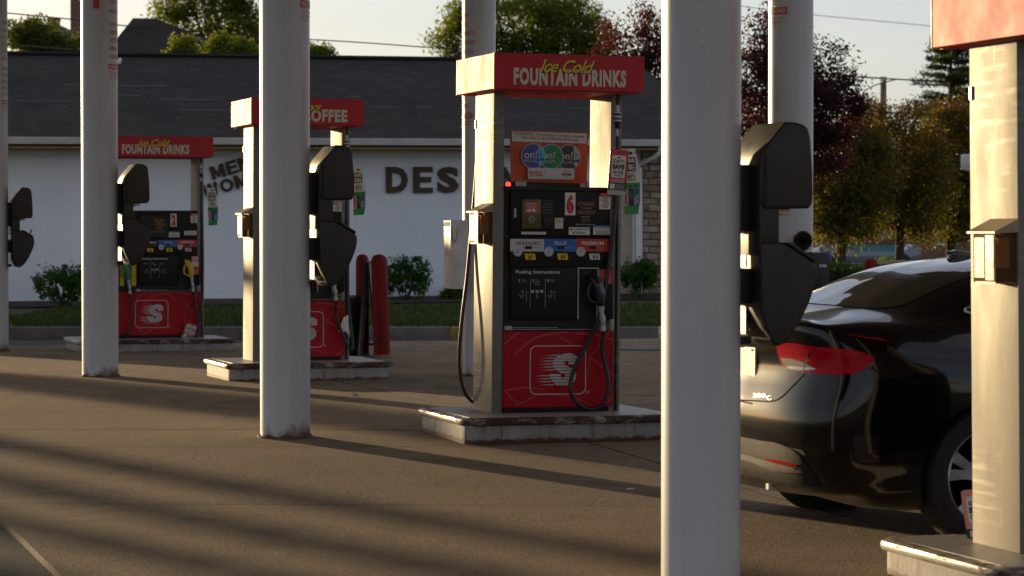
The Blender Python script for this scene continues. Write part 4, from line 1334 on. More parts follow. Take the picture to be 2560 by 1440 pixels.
def drink_tag(mat, label):
    o = empty('hang_tag'); o.matrix_world = mat
    tag(o, label, 'hang tag', 'green and white cards offering 10 cents off')
    w, h = .125, .46
    mb = MB()
    out = [(-w/2, -h), (w*.32, -h), (w/2-.004, -h*.80), (w/2+.002, -h*.55), (w/2-.004, -h*.25), (w*.30, 0), (-w/2, 0)]
    mb.prism(out, 'y', -.001, .001, 0); mb.build('card', M['white'], o)
    mb = MB(); y = -.003
    poly(mb, [(-w/2, -h), (w*.32, -h), (w/2-.004, -h*.80), (w/2+.002, -h*.52), (-w/2, -h*.52)], y, 0)
    poly(mb, rrect_pts(-w*.36, w*.30, -h*.345, -h*.13, .010), y, 1)
    text(mb, 'SAVE', -w*.29, w*.23, -h*.215, -h*.15, y-.001, 2, bold=.05); text(mb, '10', -w*.27, w*.06, -h*.325, -h*.235, y-.001, 2, bold=.05); text(mb, '¢', w*.09, w*.20, -h*.275, -h*.235, y-.001, 2, bold=.02)
    rect(mb, w*.07, w*.24, -h*.30, -h*.285, y-.001, 2); rect(mb, w*.07, w*.24, -h*.325, -h*.31, y-.001, 2)
    text(mb, 'WHEN YOU BUY', -w*.25, w*.20, -h*.385, -h*.365, y, 1); text(mb, 'ANY 3', -w*.24, w*.22, -h*.455, -h*.395, y, 1, bold=.04); rect(mb, -w*.28, w*.26, -h*.485, -h*.47, y, 1)
    ribbon(mb, [(-w*.18, -h*.09), (-w*.02, -h*.055), (w*.08, -h*.07), (w*.35, -h*.06)], .004, y, 1); disc(mb, w*.02, -h*.07, .012, y-.0005, 1, 12)
    mb.build('print', [M['green'], M['ink'], M['white']], o)
    mb = MB()
    for k, (cx, a, b) in enumerate(((-w*.36, 5, 4), (-w*.06, 0, 1), (w*.25, 2, 3))):
        poly(mb, rrect_pts(cx-w*.145, cx+w*.145, -h*.87, -h*.61, .007), y-.001, a)
        if k == 1:
            for d in (-.010, 0, .010): ribbon(mb, [(cx+d-.002, -h*.65), (cx+d+.001, -h*.72), (cx+d-.001, -h*.78)], .004, y-.002, 1)
        if k == 2:
            for q in range(4): poly(mb, [(cx-w*.14, -h*(.74+.035*q)), (cx+w*.14, -h*(.70+.035*q)), (cx+w*.14, -h*(.715+.035*q)), (cx-w*.14, -h*(.755+.035*q))], y-.002, 3)
        if k == 0: ribbon(mb, [(cx, -h*.64), (cx, -h*.84)], .012, y-.002, 6)
        poly(mb, rrect_pts(cx-w*.09, cx+w*.09, -h*.585, -h*.555, .004), y-.001, 0)
    mb.build('printed_cans', [M['black'], M['green'], M['navy'], M['lgrey'], M['lgrey'], M['pink'], M['blue']], o)
    return o
dts = []
for P, ln, lb in ((P6, LEAN6, 'green and white SAVE 10 cents card behind the red card of pump 6'), (P4, RAD(.3), 'green and white SAVE 10 cents card right of the COFFEE pump'), (P2, 0., 'green and white SAVE 10 cents card right of pump 2')):
    drink_tag(pump_frame(P, ln) @ Matrix.Translation((L(1575, 371, .44)[0] - (0 if P is P6 else .035), .44, L(1575, 371, .44)[1])) @ Matrix.Rotation(RAD(-3), 4, 'Y'), lb)
# white slip caught on the hose of the COFFEE pump
r = MB(); r.add([(0, 0, 0), (.045, 0, .02), (.07, .01, -.05), (.075, .0, -.20), (.02, -.005, -.13), (-.05, 0, -.14)], [(0, 5, 4), (0, 4, 2), (2, 1, 0), (4, 3, 2)], 0)
r.add([(0, .0015, 0), (.045, .0015, .02), (.07, .0115, -.05), (.075, .0015, -.20), (.02, -.0035, -.13), (-.05, .0015, -.14)], [(4, 5, 0), (2, 4, 0), (0, 1, 2), (2, 3, 4)], 0)
x, z = L(1532, 885, -.05)
o = r.build('paper_slip', M['white']); o.matrix_world = pump_frame(P4, 0) @ Matrix.Translation((x, -.065, z))
tag(o, 'crumpled white slip caught in the hose of the COFFEE pump', 'paper slip')

M['grout'] = simple('rusty_grout', (.13, .085, .05), .9, var=.6, scale=30., bump=.8, bscale=70)
# ------------------------------------------------------------------ canopy columns with wrapped notices
def column(cx, cy, rad, label, face_deg, zs=0.0, logo=True, sink=0.0):
    o = empty('canopy_column', (cx, cy, gz(cy) - sink))
    tag(o, label, 'pillar', 'round grey pillars that carry the canopy')
    H = 4.9 - gz(cy) + sink
    mb = MB(); mb.lathe([(rad, -.05), (rad, H)], (0, 0, 0), 56, cap=False); mb.build('shaft', M['enamel'], o)
    mb = MB(); n_ = 40; vs = []
    for rr_, zz_ in ((rad-.002, .018), (rad+.012, .014), (rad+.019, .003), (rad+.024, -.01)):
        for i in range(n_):
            t = 2*math.pi*i/n_; w_ = 1 + .012*math.sin(t*5+cx) + .010*math.sin(t*11+cy*3)
            vs.append((rr_*w_*math.cos(t), rr_*w_*math.sin(t), sink + zz_*(1 + .5*math.sin(t*7+cx*5))))
    mb.add(vs, [(k*n_+i, k*n_+(i+1) % n_, (k+1)*n_+(i+1) % n_, (k+1)*n_+i) for k in range(3) for i in range(n_)], 0, True)
    mb.build('grout_collar', M['grout'], o)
    mb = MB()
    a0 = RAD(face_deg)
    R_ = rad + .0015
    def wrap(X, Z): t = a0 + X/R_; return (R_*math.cos(t), R_*math.sin(t), Z)
    def sub(mb_, pts, m):               # narrow strips so that boxes follow the curve
        x0, x1, z0, z1 = pts; n_ = 10
        vs = []; 
        for i in range(n_+1): X = x0+(x1-x0)*i/n_; vs += [wrap(X, z0), wrap(X, z1)]
        mb_.add(vs, [(2*i, 2*i+2, 2*i+3, 2*i+1) for i in range(n_)], m)
    zb = 2.89 - gz(cy) + zs + sink
    rows = ['FLAMMABLE LIQUID', 'DISPENSE FUEL', 'ONLY INTO', 'APPROVED', 'CONTAINERS']
    for k, t in enumerate(rows):
        w = .012*len(t)
        z = zb + .10 + .075*(len(rows)-1-k)
        text(mb, t, .105-w*2 if False else -.105, -.105+w*1.35, z, z+.040, 0, 0, bold=0, fn=wrap)
    for k, t in enumerate(('STOP ENGINE', 'NO SMOKING', 'IT IS UNSAFE TO', 'USE ELECTRONICS', 'STAY BY NOZZLE', 'WHILE FUELING')):
        z = zb + .52 + .085*(5-k); text(mb, t, -.105, -.105+.0155*len(t), z, z+.040, 0, 0, bold=0, fn=wrap)
    sub(mb, (-.11, .10, zb, zb+.052), 0)
    R_ += .001
    text(mb, 'FIRE HAZARD', -.10, .09, zb+.010, zb+.042, 0, 1, bold=.02, fn=wrap)
    for k, w in enumerate((.19, .17, .10)): text(mb, ('STATIC SPARKS CAN IGNITE', 'TOUCH METAL BEFORE FILLING', 'DO NOT TOP OFF')[k], -.105, -.105+w, zb-.032-.028*k, zb-.018-.028*k, 0, 0, fn=wrap)
    if logo: sub(mb, (-.26, -.20, zb+.56, zb+.66), 0)
    mb.build('notice', [M['red'], M['cream']], o)
    return o
CA = (.8066, 11.74); CB = (at(712.5, 575, 18.6).x, 18.6); CC = (at(250, 575, 25.7).x, 25.7); CD = (-6.165, 32.75)
CE = (at(1197.5, 575, 25.85).x, 25.85); CF_ = (at(1976, 575, 19.2).x, 19.2)
column(*CA, .169, 'nearest grey pillar, standing left of the black car', 18, sink=.12)
column(*CB, .169, 'grey pillar with a rusty foot in front of the COFFEE pump', -10)
column(*CC, .169, 'grey pillar in front of pump 2 with red notices on its right edge', -14)
column(*CD, .169, 'farthest grey pillar at the left edge of the picture', -8)
column(*CE, .156, 'grey pillar just behind pump 6', 212, -.45)
column(*CF_, .156, 'grey pillar behind the black car with a red fire notice', 219)

# canopy the columns carry, above the picture
mb = MB()
def ab(a, b): return (a*CU - b*SU, a*SU + b*CU)
cc = [ab(-.4, 4.0), ab(8.6, 4.0), ab(8.6, 38.0), ab(-.4, 38.0)]
mb.add([(p[0], p[1], 4.85) for p in cc] + [(p[0], p[1], 5.75) for p in cc], [(3,2,1,0), (4,5,6,7), (0,1,5,4), (1,2,6,5), (2,3,7,6), (3,0,4,7)])
tag(mb.build('canopy', M['cabwhite']), 'flat white canopy over the pumps, carried by the grey pillars', 'canopy')

# ------------------------------------------------------------------ windshield service units on the columns
def unit_profile(px, py): return ((px - 1753)/588.0, CAMZ + (HZ - py)/588.0)
def service_unit(c, label, handle=None, dz=0.0, s=1.0):
    o = empty('windshield_service_unit', (c[0], c[1], dz), (0, 0, TH))
    tag(o, label, 'service unit', 'black windshield service units on the pillars')
    U = lambda pts: [unit_profile(*p) for p in pts]
    ya, yb = -.185, .185
    mb = MB()
    mb.prism(U([(1868, 412), (1874, 386), (1890, 358), (1914, 331), (1936, 306), (1962, 307), (1984, 312), (1997, 322), (2003, 345), (2009, 420), (2011, 490), (2009, 510), (2000, 522), (1925, 523), (1880, 523), (1868, 505)]), 'y', ya, yb, 0, .012, 3)
    hood = mb.build('hood', M['plastic'], o)
    mb = MB(); x, z = unit_profile(1878, 400); mb.rbox(x-.004, x+.012, ya-.004, ya+.002, z-.19, z+.02, .004, 1); mb.build('slot', M['recess'], hood)
    mb = MB(); x, z = unit_profile(1945, 528); mb.rbox(x-.03, x+.03, -.13, .13, z-.018, z+.012, .006, 1); mb.build('paper_towel_end', M['cream'], hood)
    mb = MB()
    mb.prism(U([(1868, 500), (1922, 500), (1922, 612), (1880, 640), (1868, 640)]), 'y', ya+.01, yb-.01, 0, .008, 2)
    mb.build('backplate', M['plastic'], o)
    mb = MB()
    mb.prism(U([(1870, 605), (1924, 606), (1945, 614), (1975, 632), (2012, 655), (2021, 668), (2022, 690), (2015, 722), (2000, 760), (1980, 800), (1955, 838), (1934, 858), (1916, 866), (1902, 858), (1886, 820), (1872, 770)]), 'y', ya, yb, 0, .012, 3)
    bk = mb.build('bucket', M['plastic'], o)
    mb = MB()
    mb.prism(U([(1940, 609), (1950, 606), (2017, 648), (2014, 656)]), 'y', ya-.006, yb+.006, 0, .004, 2); mb.build('bucket_rim', M['plastic'], bk)
    x0, x1 = .150, unit_profile(1871, 0)[0]
    for pa, pb in ((582, 668), (764, 838)):
        mb = MB(); mb.box(x1-.004, x1, -.02, .185, unit_profile(0, pb)[1], unit_profile(0, pa)[1])
        mb.build('bracket', M['cabwhite'], o)
    for pa, pb in ((412, 578), (672, 760), (842, 862)):
        mb = MB(); mb.rbox(x0-.02, x1+.002, -.075, .16, unit_profile(0, pb)[1], unit_profile(0, pa)[1], .006, 2)
        mb.build('clamp', M['panel2'], o)
    if handle:
        mb = MB(); x, z = unit_profile(*handle)
        mb.tube([(x, -.05, z), (x-.012, -.03, z-.06), (x-.06, .02, z-.28)], .010, 8)
        s_ = mb.build('squeegee', M['yellowp']); s_.matrix_world = Matrix.Translation((c[0], c[1], dz)) @ Matrix.Rotation(TH, 4, 'Z')
        tag(s_, handle_labels[label], 'squeegee', 'squeegees standing in the black units')
    return o
handle_labels = {}
l1 = 'nearest black windshield unit, right of the nearest grey pillar'
l4 = 'black windshield unit beside the farthest pillar, in front of the white wall'
handle_labels[l1] = 'squeegee handle poking out of the nearest black unit'
handle_labels[l4] = 'squeegee handle poking out of the black unit at the left edge'
def ushift(c, py_top, depth):           # lift each unit so that its hood top sits where the photo has it
    return at(0, py_top, depth).z - (CAMZ + (HZ - 305)/588.0)
service_unit(CA, l1, (1950, 603), ushift(CA, 305, CA[1]))
service_unit(CB, 'black windshield unit in front of the COFFEE pump', None, ushift(CB, 363, CB[1]))
service_unit(CC, 'black windshield unit in front of pump 2', None, ushift(CC, 409, CC[1]))
service_unit(CD, l4, (2010, 600), ushift(CD, 468, CD[1]))

# rear bucket on the far pillar behind the car, with a brush in it
o = empty('squeegee_bucket', (CF_[0], CF_[1], 0), (0, 0, TH)); tag(o, 'black bucket with a small white label behind the near black unit', 'bucket')
s = FPX/19.0
bx0, bz0 = (1984-1976)/s - .035, CAMZ + (HZ-727)/s
mb = MB(); mb.prism([(bx0, bz0+.01), (bx0+.02, bz0), (bx0+.135, bz0+.012), (bx0+.15, bz0+.03), (bx0+.152, bz0+.235), (bx0+.14, bz0+.262), (bx0+.02, bz0+.268), (bx0, bz0+.25)], 'y', -.36, -.165, 0, .008, 2)
bd = mb.build('tub', M['plastic'], o)
mb = MB(); rect(mb, bx0+.075, bx0+.125, bz0+.165, bz0+.185, -.362, 0); rect(mb, bx0+.08, bx0+.12, bz0+.178, bz0+.183, -.3632, 1); rect(mb, bx0+.08, bx0+.11, bz0+.169, bz0+.173, -.3632, 1)
mb.build('label', [M['white'], M['blue']], bd)
mb = MB(); mb.tube([(bx0+.03, -.26, bz0+.10), (bx0, -.26, bz0+.30)], .008, 8)
c0 = Vector((bx0-.005, -.26, bz0+.345))
br_ = mb.build('washing_brush', M['panel2']); br_.matrix_world = Matrix.Translation((CF_[0], CF_[1], 0)) @ Matrix.Rotation(TH, 4, 'Z')
tag(br_, 'round brown washing brush standing up in the black bucket behind the car', 'brush')
n = 5000
d = unit(n); C = np.array(c0) + d*np.array([.062, .05, .062])*rng.uniform(.35, 1.0, (n, 1))
Aa, Bb = leaf_axes(n, .03, .25)
quads('bristles', C, d*.016, Bb, simple('brown_bristles', (.07, .045, .025), .9), None, br_)
# ------------------------------------------------------------------ white cabinet on the pillar behind pump 6
p = at(1127, 551, 25.45)
o = empty('wall_cabinet', (p.x, p.y, 0), (0, 0, TH)); tag(o, 'narrow white metal cabinet with a chain on the pillar behind pump 6', 'cabinet')
zt, zb = p.z, at(1127, 722, 25.45).z
mb = MB(); mb.rbox(0, .165, .012, .235, zb, zt, .004, 1)
mb.build('body', M['cabwhite'], o)
mb = MB(); mb.box(-.0012, .001, .02, .225, zt-.055, zt-.012, 0); mb.box(-.0014, .001, .06, .07, zb+.10, zb+.40, 1); mb.box(-.0014, .001, .09, .14, zb+.06, zb+.085, 1); mb.box(-.0014, .001, .10, .16, zb+.30, zb+.42, 1)
mb.build('side_markings', [M['pole'], M['pink']], o)
mb = MB(); mb.rbox(-.003, .168, -.002, .012, zb-.003, zt+.003, .003, 1)
dr = mb.build('door', M['cabwhite'], o)
mb = MB(); mb.tube(spline([(.005, -.006, zt-.05), (.015, -.010, zt-.15), (.035, -.010, zt-.20), (.058, -.010, zt-.15), (.066, -.006, zt-.06)], 8), .0035, 6); mb.build('chain', M['alu'], dr)
mb = MB(); mb.rbox(.06, .10, -.004, -.0015, zb+.225, zb+.235, .001, 1); mb.tube([(.062, -.004, zb+.05), (.062, -.001, zb+.05)], .005, 6); mb.build('catch', M['grey'], dr)

# ------------------------------------------------------------------ bin, bollards, folding board
def ground_at(px, py): 
    d = 25.0
    for _ in range(30):
        a = math.atan((py-720)/FPX) + PITCH
        d = (CAMZ - gz(d)) / math.tan(a)
    return ((px-1280)/FPX*d, d, gz(d))
q = ground_at(866, 889)
o = empty('litter_bin', q); tag(o, 'black plastic bin behind the right upright of the COFFEE pump', 'bin')
mb = MB(); mb.lathe([(.155, 0), (.16, .01), (.175, .52), (.178, .55)], n=28); mb.build('tub', M['binblack'], o)
mb = MB(); mb.lathe([(.186, .53), (.190, .55), (.190, .60), (.180, .66), (.12, .685), (.0, .69)], n=28, cap=False); mb.build('lid', M['binblack'], o)

def bollard(px, pyb, pyt, rad, label, tilt=0, wear=True):
    q = ground_at(px, pyb)
    h = at(px, pyt, q[1]).z - q[2]
    o = empty('bollard', q, (0, tilt, 0)); tag(o, label, 'bollard', 'red pipe bollards')
    mb = MB(); mb.lathe([(rad, -.05), (rad, h-.09), (rad*.93, h-.05), (rad*.72, h-.015), (rad*.35, h), (0.001, h+.003)], n=24, cap=False)
    mb.build('pipe', M['boll'], o)
    mb = MB(); mb.lathe([(rad+.003, .0), (rad+.003, .03)], n=24, cap=False); mb.build('foot', M['pole'], o)
    return q, h
q1, h1 = bollard(906, 889, 636, .075, 'worn red bollard directly right of the black bin, partly behind the white board')
q2, h2 = bollard(955, 893, 636, .092, 'worn red bollard farthest right of the pair, leaning slightly', RAD(-1.8))
o = empty('guard_rail', ((q1[0]+q2[0])/2, (q1[1]+q2[1])/2, q1[2])); tag(o, 'thin dark red rails joining the two red bollards beside the bin', 'rail')
hw = (q2[0]-q1[0])/2
for z in (1.06, .58, .14):
    mb = MB(); mb.rbox(-hw, hw, -.012, .012, z-.014, z+.014, .004, 1); mb.build('bar', M['boll'] if z > .3 else M['panel2'], o)
o = empty('folding_board', ground_at(924, 890), (0, 0, RAD(86))); tag(o, 'dirty white folding board seen edge-on between the red bollards', 'board')
for sgn in (-1, 1):
    mb = MB(); mb.prism([(sgn*.085, .02), (sgn*.108, .02), (sgn*.024, 1.06), (sgn*.004, 1.06)], 'x', -.28, .28, 0, .003, 1)
    pn = mb.build('panel', M['board'], o)
    mb = MB()
    for xx in (-.284,): mb.prism([(sgn*.10, .015), (sgn*.112, .015), (sgn*.028, 1.065), (sgn*.002, 1.065)], 'x', xx, xx+.006)
    mb.build('edge', M['panel2'], pn)
mb = MB(); mb.tube([(-.2, 0, 1.06), (.2, 0, 1.06)], .012, 8); mb.build('hinge', M['alu'], o)
# guarded stand beyond the car: round-topped red posts with a cream rail
p = at(2177, 646, 28.0); g0 = gz(28)
r = empty('guard_stand', (p.x, p.y, g0), (0, 0, RAD(4))); tag(r, 'red posts with a cream rail and white panel beyond the black car', 'stand')
h = p.z - g0
for x in (0.0, .95):
    mb = MB(); mb.lathe([(.075, 0), (.075, h-.07), (.06, h-.02), (.03, h), (.001, h+.002)], (x, 0, 0), 20, 0, False); mb.build('post', M['boll'], r)
mb = MB(); mb.rbox(.05, 1.0, -.035, .03, h-.062, h-.022, .006, 1); mb.build('rail', M['boxcream'], r)
mb = MB(); mb.rbox(.075, .88, -.015, .0, h-.75, h-.085, .005, 1); mb.build('panel', M['board'], r)

# ------------------------------------------------------------------ litter
def small(name, px, py, w, mat, label, cat, h=.012):
    q = ground_at(px, py)
    mb = MB(); a = w/2
    mb.add([(-a, 0, 0), (-a*.2, -a*.5, .002), (a, a*.1, 0), (0, a*.5, .001), (-a*.4, 0, h), (a*.4, .02*a, h*.7)], [(0,1,4), (1,2,5), (1,5,4), (2,3,5), (3,0,4), (3,4,5)], 0)
    ob = mb.build(name, mat, None, (q[0], q[1], q[2]+.005)); tag(ob, label, cat)
small('dry_leaf', 889, 993, .07, M['boxcream'], 'curled dry leaf on the concrete left of island 6', 'leaf', .03)
small('paper_scrap', 1578, 1226, .06, M['white'], 'white paper scrap on the ground left of the nearest pillar', 'litter', .01)
small('dry_leaf', 1052, 980, .025, M['boxcream'], 'tiny leaf crumb on the concrete beyond island 6', 'leaf', .02)
small('paper_scrap', 343, 1144, .03, M['cream'], 'pale scrap on the sunlit concrete at lower left', 'litter', .008)
small('paper_scrap', 532, 1256, .03, M['cream'], 'pale scrap on the concrete below the rusty-footed pillar', 'litter', .008)
mb = MB(); q = ground_at(1622, 874); mb.lathe([(.36, 0), (.36, .012), (.33, .016), (.001, .016)], (0, 0, 0), 28, 0, False)
tag(mb.build('manhole_cover', M['panel2'], None, (q[0], q[1], q[2])), 'dark round cover in the lane right of pump 6', 'manhole')

# ------------------------------------------------------------------ plants
def clump_leaves(centres, radii, per, size, asp=.5, squash=.8):
    n = len(centres)*per
    C = np.repeat(np.asarray(centres), per, 0)
    Rr = np.repeat(np.asarray(radii), per)[:, None]
    d = unit(n); d[:, 2] *= squash
    C = C + d * Rr * rng.uniform(.15, 1, (n, 1))**.6
    A_, B_ = leaf_axes(n, size, asp)
    return C, A_, B_
def shell_points(n, blobs, inner=.35):
    out = []
    vols = np.array([b[3]*b[4]*b[5] for b in blobs])**.7; pr = vols/vols.sum()
    for k in rng.choice(len(blobs), n, p=pr):
        b = blobs[k]; d = unit(1)[0] * (inner + (1-inner)*rng.uniform()**.55)
        out.append((b[0]+d[0]*b[3], b[1]+d[1]*b[4], b[2]+d[2]*b[5]))
    return np.array(out)
def tree(name, base, blobs, label, cat, mats, n=150, per=55, cr=.42, leaf=.13, trunk=.16, split=None, group=None, trunk_top=None, limbs=26, asp=.5):
    """trunk with limbs reaching into the crown, crown of many small leaves; blobs are relative to the base"""
    o = empty(name, base); tag(o, label, cat, group)
    P = shell_points(n, blobs)
    C, A_, B_ = clump_leaves(P, cr*rng.uniform(.6, 1.35, len(P)), per, leaf, asp)
    mi = None
    if split is not None: mi = (rng.uniform(0, 1, len(C)) < split(C)).astype(np.int32)
    quads('crown', C, A_, B_, mats, mi, o)
    mb = MB()
    top = trunk_top or np.mean([b[2] for b in blobs])
    cxm = np.mean([b[0] for b in blobs]); cym = np.mean([b[1] for b in blobs])
    path = spline([(0, 0, -.2), (.05, .03, top*.35), (cxm*.5, cym*.5, top*.75), (cxm, cym, top)], 5)
    k = len(path)
    mb.tube(path, [trunk*(1.25 if i == 0 else 1)*(1-.72*i/(k-1)) for i in range(k)], 10)
    for i in rng.choice(len(P), min(limbs, len(P)), replace=False):
        s_ = path[int(k*rng.uniform(.35, .95))]
        e = Vector(P[i]); m_ = (s_ + e)/2 + Vector(rng.normal(0, .12, 3)) + Vector((0, 0, -.1))
        mb.tube(spline([s_, m_, e], 4), [trunk*.34*(1-.8*j/8) for j in range(9)], 6)
    mb.build('trunk', M['bark'], o)
    return o
def B(px, py, d, wpx, hpx, base, dep=None):
    """blob whose outline in the photo is centred at px,py"""
    p = at(px, py, d); s = FPX/d
    return (p.x-base[0], p.y-base[1], p.z-base[2], wpx/2/s, dep or min(wpx, hpx)/2/s, hpx/2/s)

def shrub(px, pyb, d, w, h, label):
    p = at(px, pyb, d); s = FPX/d
    base = (p.x, p.y, p.z)
    W, H = w/s, h/s
    o = empty('shrub', base); tag(o, label, 'shrub', 'green shrubs against the salon wall')
    blobs = [(0, 0, H*.42, W*.42, W*.32, H*.36), (-W*.22, -.1, H*.50, W*.22, W*.2, H*.30), (W*.20, -.05, H*.55, W*.22, W*.2, H*.33), (W*.05, 0, H*.70, W*.26, W*.2, H*.24)]
    P = shell_points(60, blobs)
    C, A_, B_ = clump_leaves(P, .10*rng.uniform(.6, 1.5, len(P)), 60, .075, .42)
    # shoots that stick out of the outline
    sh = []
    for i in range(34):
        a = rng.uniform(0, 2*math.pi); e = rng.uniform(.25, 1.3)
        tip = np.array([math.cos(a)*W*.52*math.cos(e*.8), math.sin(a)*W*.3, H*(.42 + .58*math.sin(e))]) * rng.uniform(.85, 1.08)
        for t in np.linspace(.62, 1.0, 16): sh.append(np.array([0, 0, H*.25])*(1-t) + tip*t)
    sh = np.array(sh); A2, B2 = leaf_axes(len(sh), .075, .4)
    sh = sh + rng.normal(0, .018, sh.shape)
    quads('foliage', np.vstack([C, sh]), np.vstack([A_, A2]), np.vstack([B_, B2]), M['leafb'], None, o)
    mb = MB()
    for i in range(9):
        a = rng.uniform(0, 2*math.pi)
        mb.tube(spline([(0, 0, -.05), (math.cos(a)*W*.12, math.sin(a)*W*.1, H*.3), (math.cos(a)*W*.34, math.sin(a)*W*.25, H*.72)], 4), [.014*(1-.7*j/8) for j in range(9)], 5)
    mb.build('stems', M['bark'], o)
shrub(158, 772, 46.3, 150, 120, 'green shrub against the white wall left of pump 2')
shrub(1012, 768, 48.6, 150, 138, 'wide green shrub behind the red bollards')
shrub(1135, 765, 49.0, 60, 50, 'low green shrub under the white cabinet')
shrub(1600, 748, 49.8, 105, 112, 'green shrub under the white downspout at the stone corner')

# trees standing behind and beside the salon
zg = -.05
def base_at(px, d): return ((px-1280)/FPX*d, d, zg)
b = base_at(100, 92)
tree('broadleaf_tree', b, [B(90, 100, 92, 150, 100, b), B(150, 120, 92, 120, 70, b), B(60, 85, 92, 80, 90, b), B(215, 130, 92, 110, 60, b)], 'green tree in front of the far brick chimneys', 'tree', M['leafd'], 130, 60, .42, .15, group='green trees behind the salon roof')
b = base_at(560, 152)
tree('broadleaf_tree', b, [B(520, 40, 152, 250, 120, b), B(610, 70, 152, 140, 150, b), B(440, 30, 152, 130, 70, b), B(560, -30, 152, 220, 120, b), B(600, 130, 152, 150, 90, b)], 'large green tree over the dark hipped roof', 'tree', M['leafg'], 260, 62, .80, .25, .3, group='green trees behind the salon roof')
b = base_at(463, 74)
tree('small_tree', b, [B(463, 118, 74, 62, 66, b), B(460, 140, 74, 90, 40, b)], 'small pointed yellow-green tree in front of the dark hipped roof', 'tree', M['leafg'], 50, 55, .24, .11, .08, group='green trees behind the salon roof')
b = base_at(575, 76)
tree('small_tree', b, [B(570, 120, 76, 110, 70, b), B(630, 135, 76, 90, 50, b), B(520, 140, 76, 70, 40, b)], 'low bushy green tree right of the small pointed tree', 'tree', M['leafg'], 80, 55, .28, .11, .08, group='green trees behind the salon roof')
b = base_at(800, 80)
tree('small_tree', b, [B(800, 140, 80, 70, 50, b), B(790, 125, 80, 40, 34, b)], 'small green treetop peeping over the roof ridge beside the pillar', 'tree', M['leafg'], 40, 55, .22, .11, .08, group='green trees behind the salon roof')
b = base_at(1290, 112)
tree('broadleaf_tree', b, [B(1290, 70, 112, 330, 170, b), B(1150, 95, 112, 150, 120, b), B(1420, 70, 112, 190, 150, b), B(1390, 20, 112, 150, 90, b), B(1270, 0, 112, 150, 60, b), B(1160, 40, 112, 90, 70, b), B(1480, 100, 112, 110, 100, b), B(1300, 150, 112, 420, 90, b)],
     'largest green tree above the roof behind pump 6', 'tree', M['leafg'], 420, 62, .60, .19, .26, group='green trees behind the salon roof')
b = base_at(1590, 62)
sp = lambda C: np.clip((.0 - C[:, 0])*.35 + (C[:, 2]-4.6)*.3, .05, .9)  # red leaves, denser to the left and on top as if sunlit
tree('plum_tree', b, [B(1570, 135, 62, 150, 120, b), B(1640, 110, 62, 110, 170, b), B(1522, 90, 62, 50, 130, b), B(1560, 160, 62, 170, 100, b), B(1612, 60, 62, 70, 130, b), B(1700, 120, 62, 120, 170, b), B(1760, 130, 62, 120, 200, b)],
     'purple-leaved tree with red leaves behind the right end of the roof', 'tree', [M['leafp'], M['leafr']], 210, 42, .30, .10, .12, sp, 'purple-leaved trees')
b = base_at(1975, 58)
sp2 = lambda C: np.clip((-.6 - C[:, 0])*.25, .02, .35)  # red leaves toward the left edge stand for sunlight on the crown
tree('plum_tree', b, [B(1960, 260, 58, 330, 300, b), B(1890, 140, 58, 120, 180, b), B(2070, 170, 58, 110, 170, b), B(2090, 270, 58, 170, 190, b), B(2000, 380, 58, 300, 200, b), B(1900, 330, 58, 200, 260, b), B(1930, 70, 58, 90, 110, b), B(1990, 140, 58, 120, 140, b), B(2120, 250, 58, 90, 90, b)],
     'big dark purple-leaved tree behind the pillar with the fire notice', 'tree', [M['leafp'], M['leafr']], 460, 75, .36, .095, .17, sp2, 'purple-leaved trees')
for px, d, lab, bl in ((2100, 70, 'bronze-green street tree nearest the dark purple tree', [(2100, 440, 210, 200), (2130, 350, 160, 130), (2060, 520, 130, 110), (2150, 520, 150, 130), (2090, 570, 170, 90), (2180, 420, 130, 180)]),
                       (2245, 72, 'middle bronze-green street tree of three beyond the car', [(2245, 390, 250, 230), (2240, 290, 170, 90), (2290, 480, 200, 150), (2190, 500, 160, 130), (2245, 560, 150, 100), (2300, 560, 140, 90), (2180, 300, 120, 110), (2170, 440, 180, 220), (2310, 420, 180, 200)]),
                       (2372, 74, 'bronze-green street tree beside the nearest pump upright', [(2370, 380, 180, 230), (2380, 300, 130, 100), (2340, 500, 180, 150), (2420, 520, 140, 150), (2440, 400, 150, 260), (2370, 570, 170, 100), (2320, 400, 140, 200)])):
    b = base_at(px, d)
    tree('street_tree', b, [B(x, y, d, w, h, b) for x, y, w, h in bl], lab, 'tree', [M['leafm'], M['leafg']], 480, 80, .42, .095, .15, (lambda C: np.clip(.50 - (C[:, 2]-2.0)*.12, .06, .5)), 'bronze-green street trees', trunk_top=3.6)
# feathery conifer
b = base_at(2375, 100)
o = empty('conifer', b); tag(o, 'tall feathery conifer left of the red header at the picture edge', 'tree')
Cs, As, Bs = [], [], []
mb = MB(); ztop = at(2375, 60, 100).z - zg
mb.tube([(0, 0, -.2), (0, 0, ztop)], [.22, .03], 8)
for i in range(230):
    t = rng.uniform(.28, 1.0); z = ztop*t; a = rng.uniform(0, 2*math.pi)
    ln = (2.3*(1-t)**.6 + .25)*rng.uniform(.7, 1.15)
    tip = np.array([math.cos(a)*ln, math.sin(a)*ln, z + ln*rng.uniform(-.05, .25)])
    mb.tube([(0, 0, z), tuple(tip)], [.03, .008], 5)
    for s_ in np.linspace(.25, 1.0, 26):
        p_ = np.array([0, 0, z])*(1-s_) + tip*s_
        for k in range(7):
            Cs.append(p_ + rng.normal(0, .07, 3)*np.array([1, 1, .7]))
mb.build('trunk', M['bark'], o)
Cs = np.array(Cs); A_, B_ = leaf_axes(len(Cs), .15, .3)
quads('needles', Cs, A_, B_, M['leafc'], None, o)
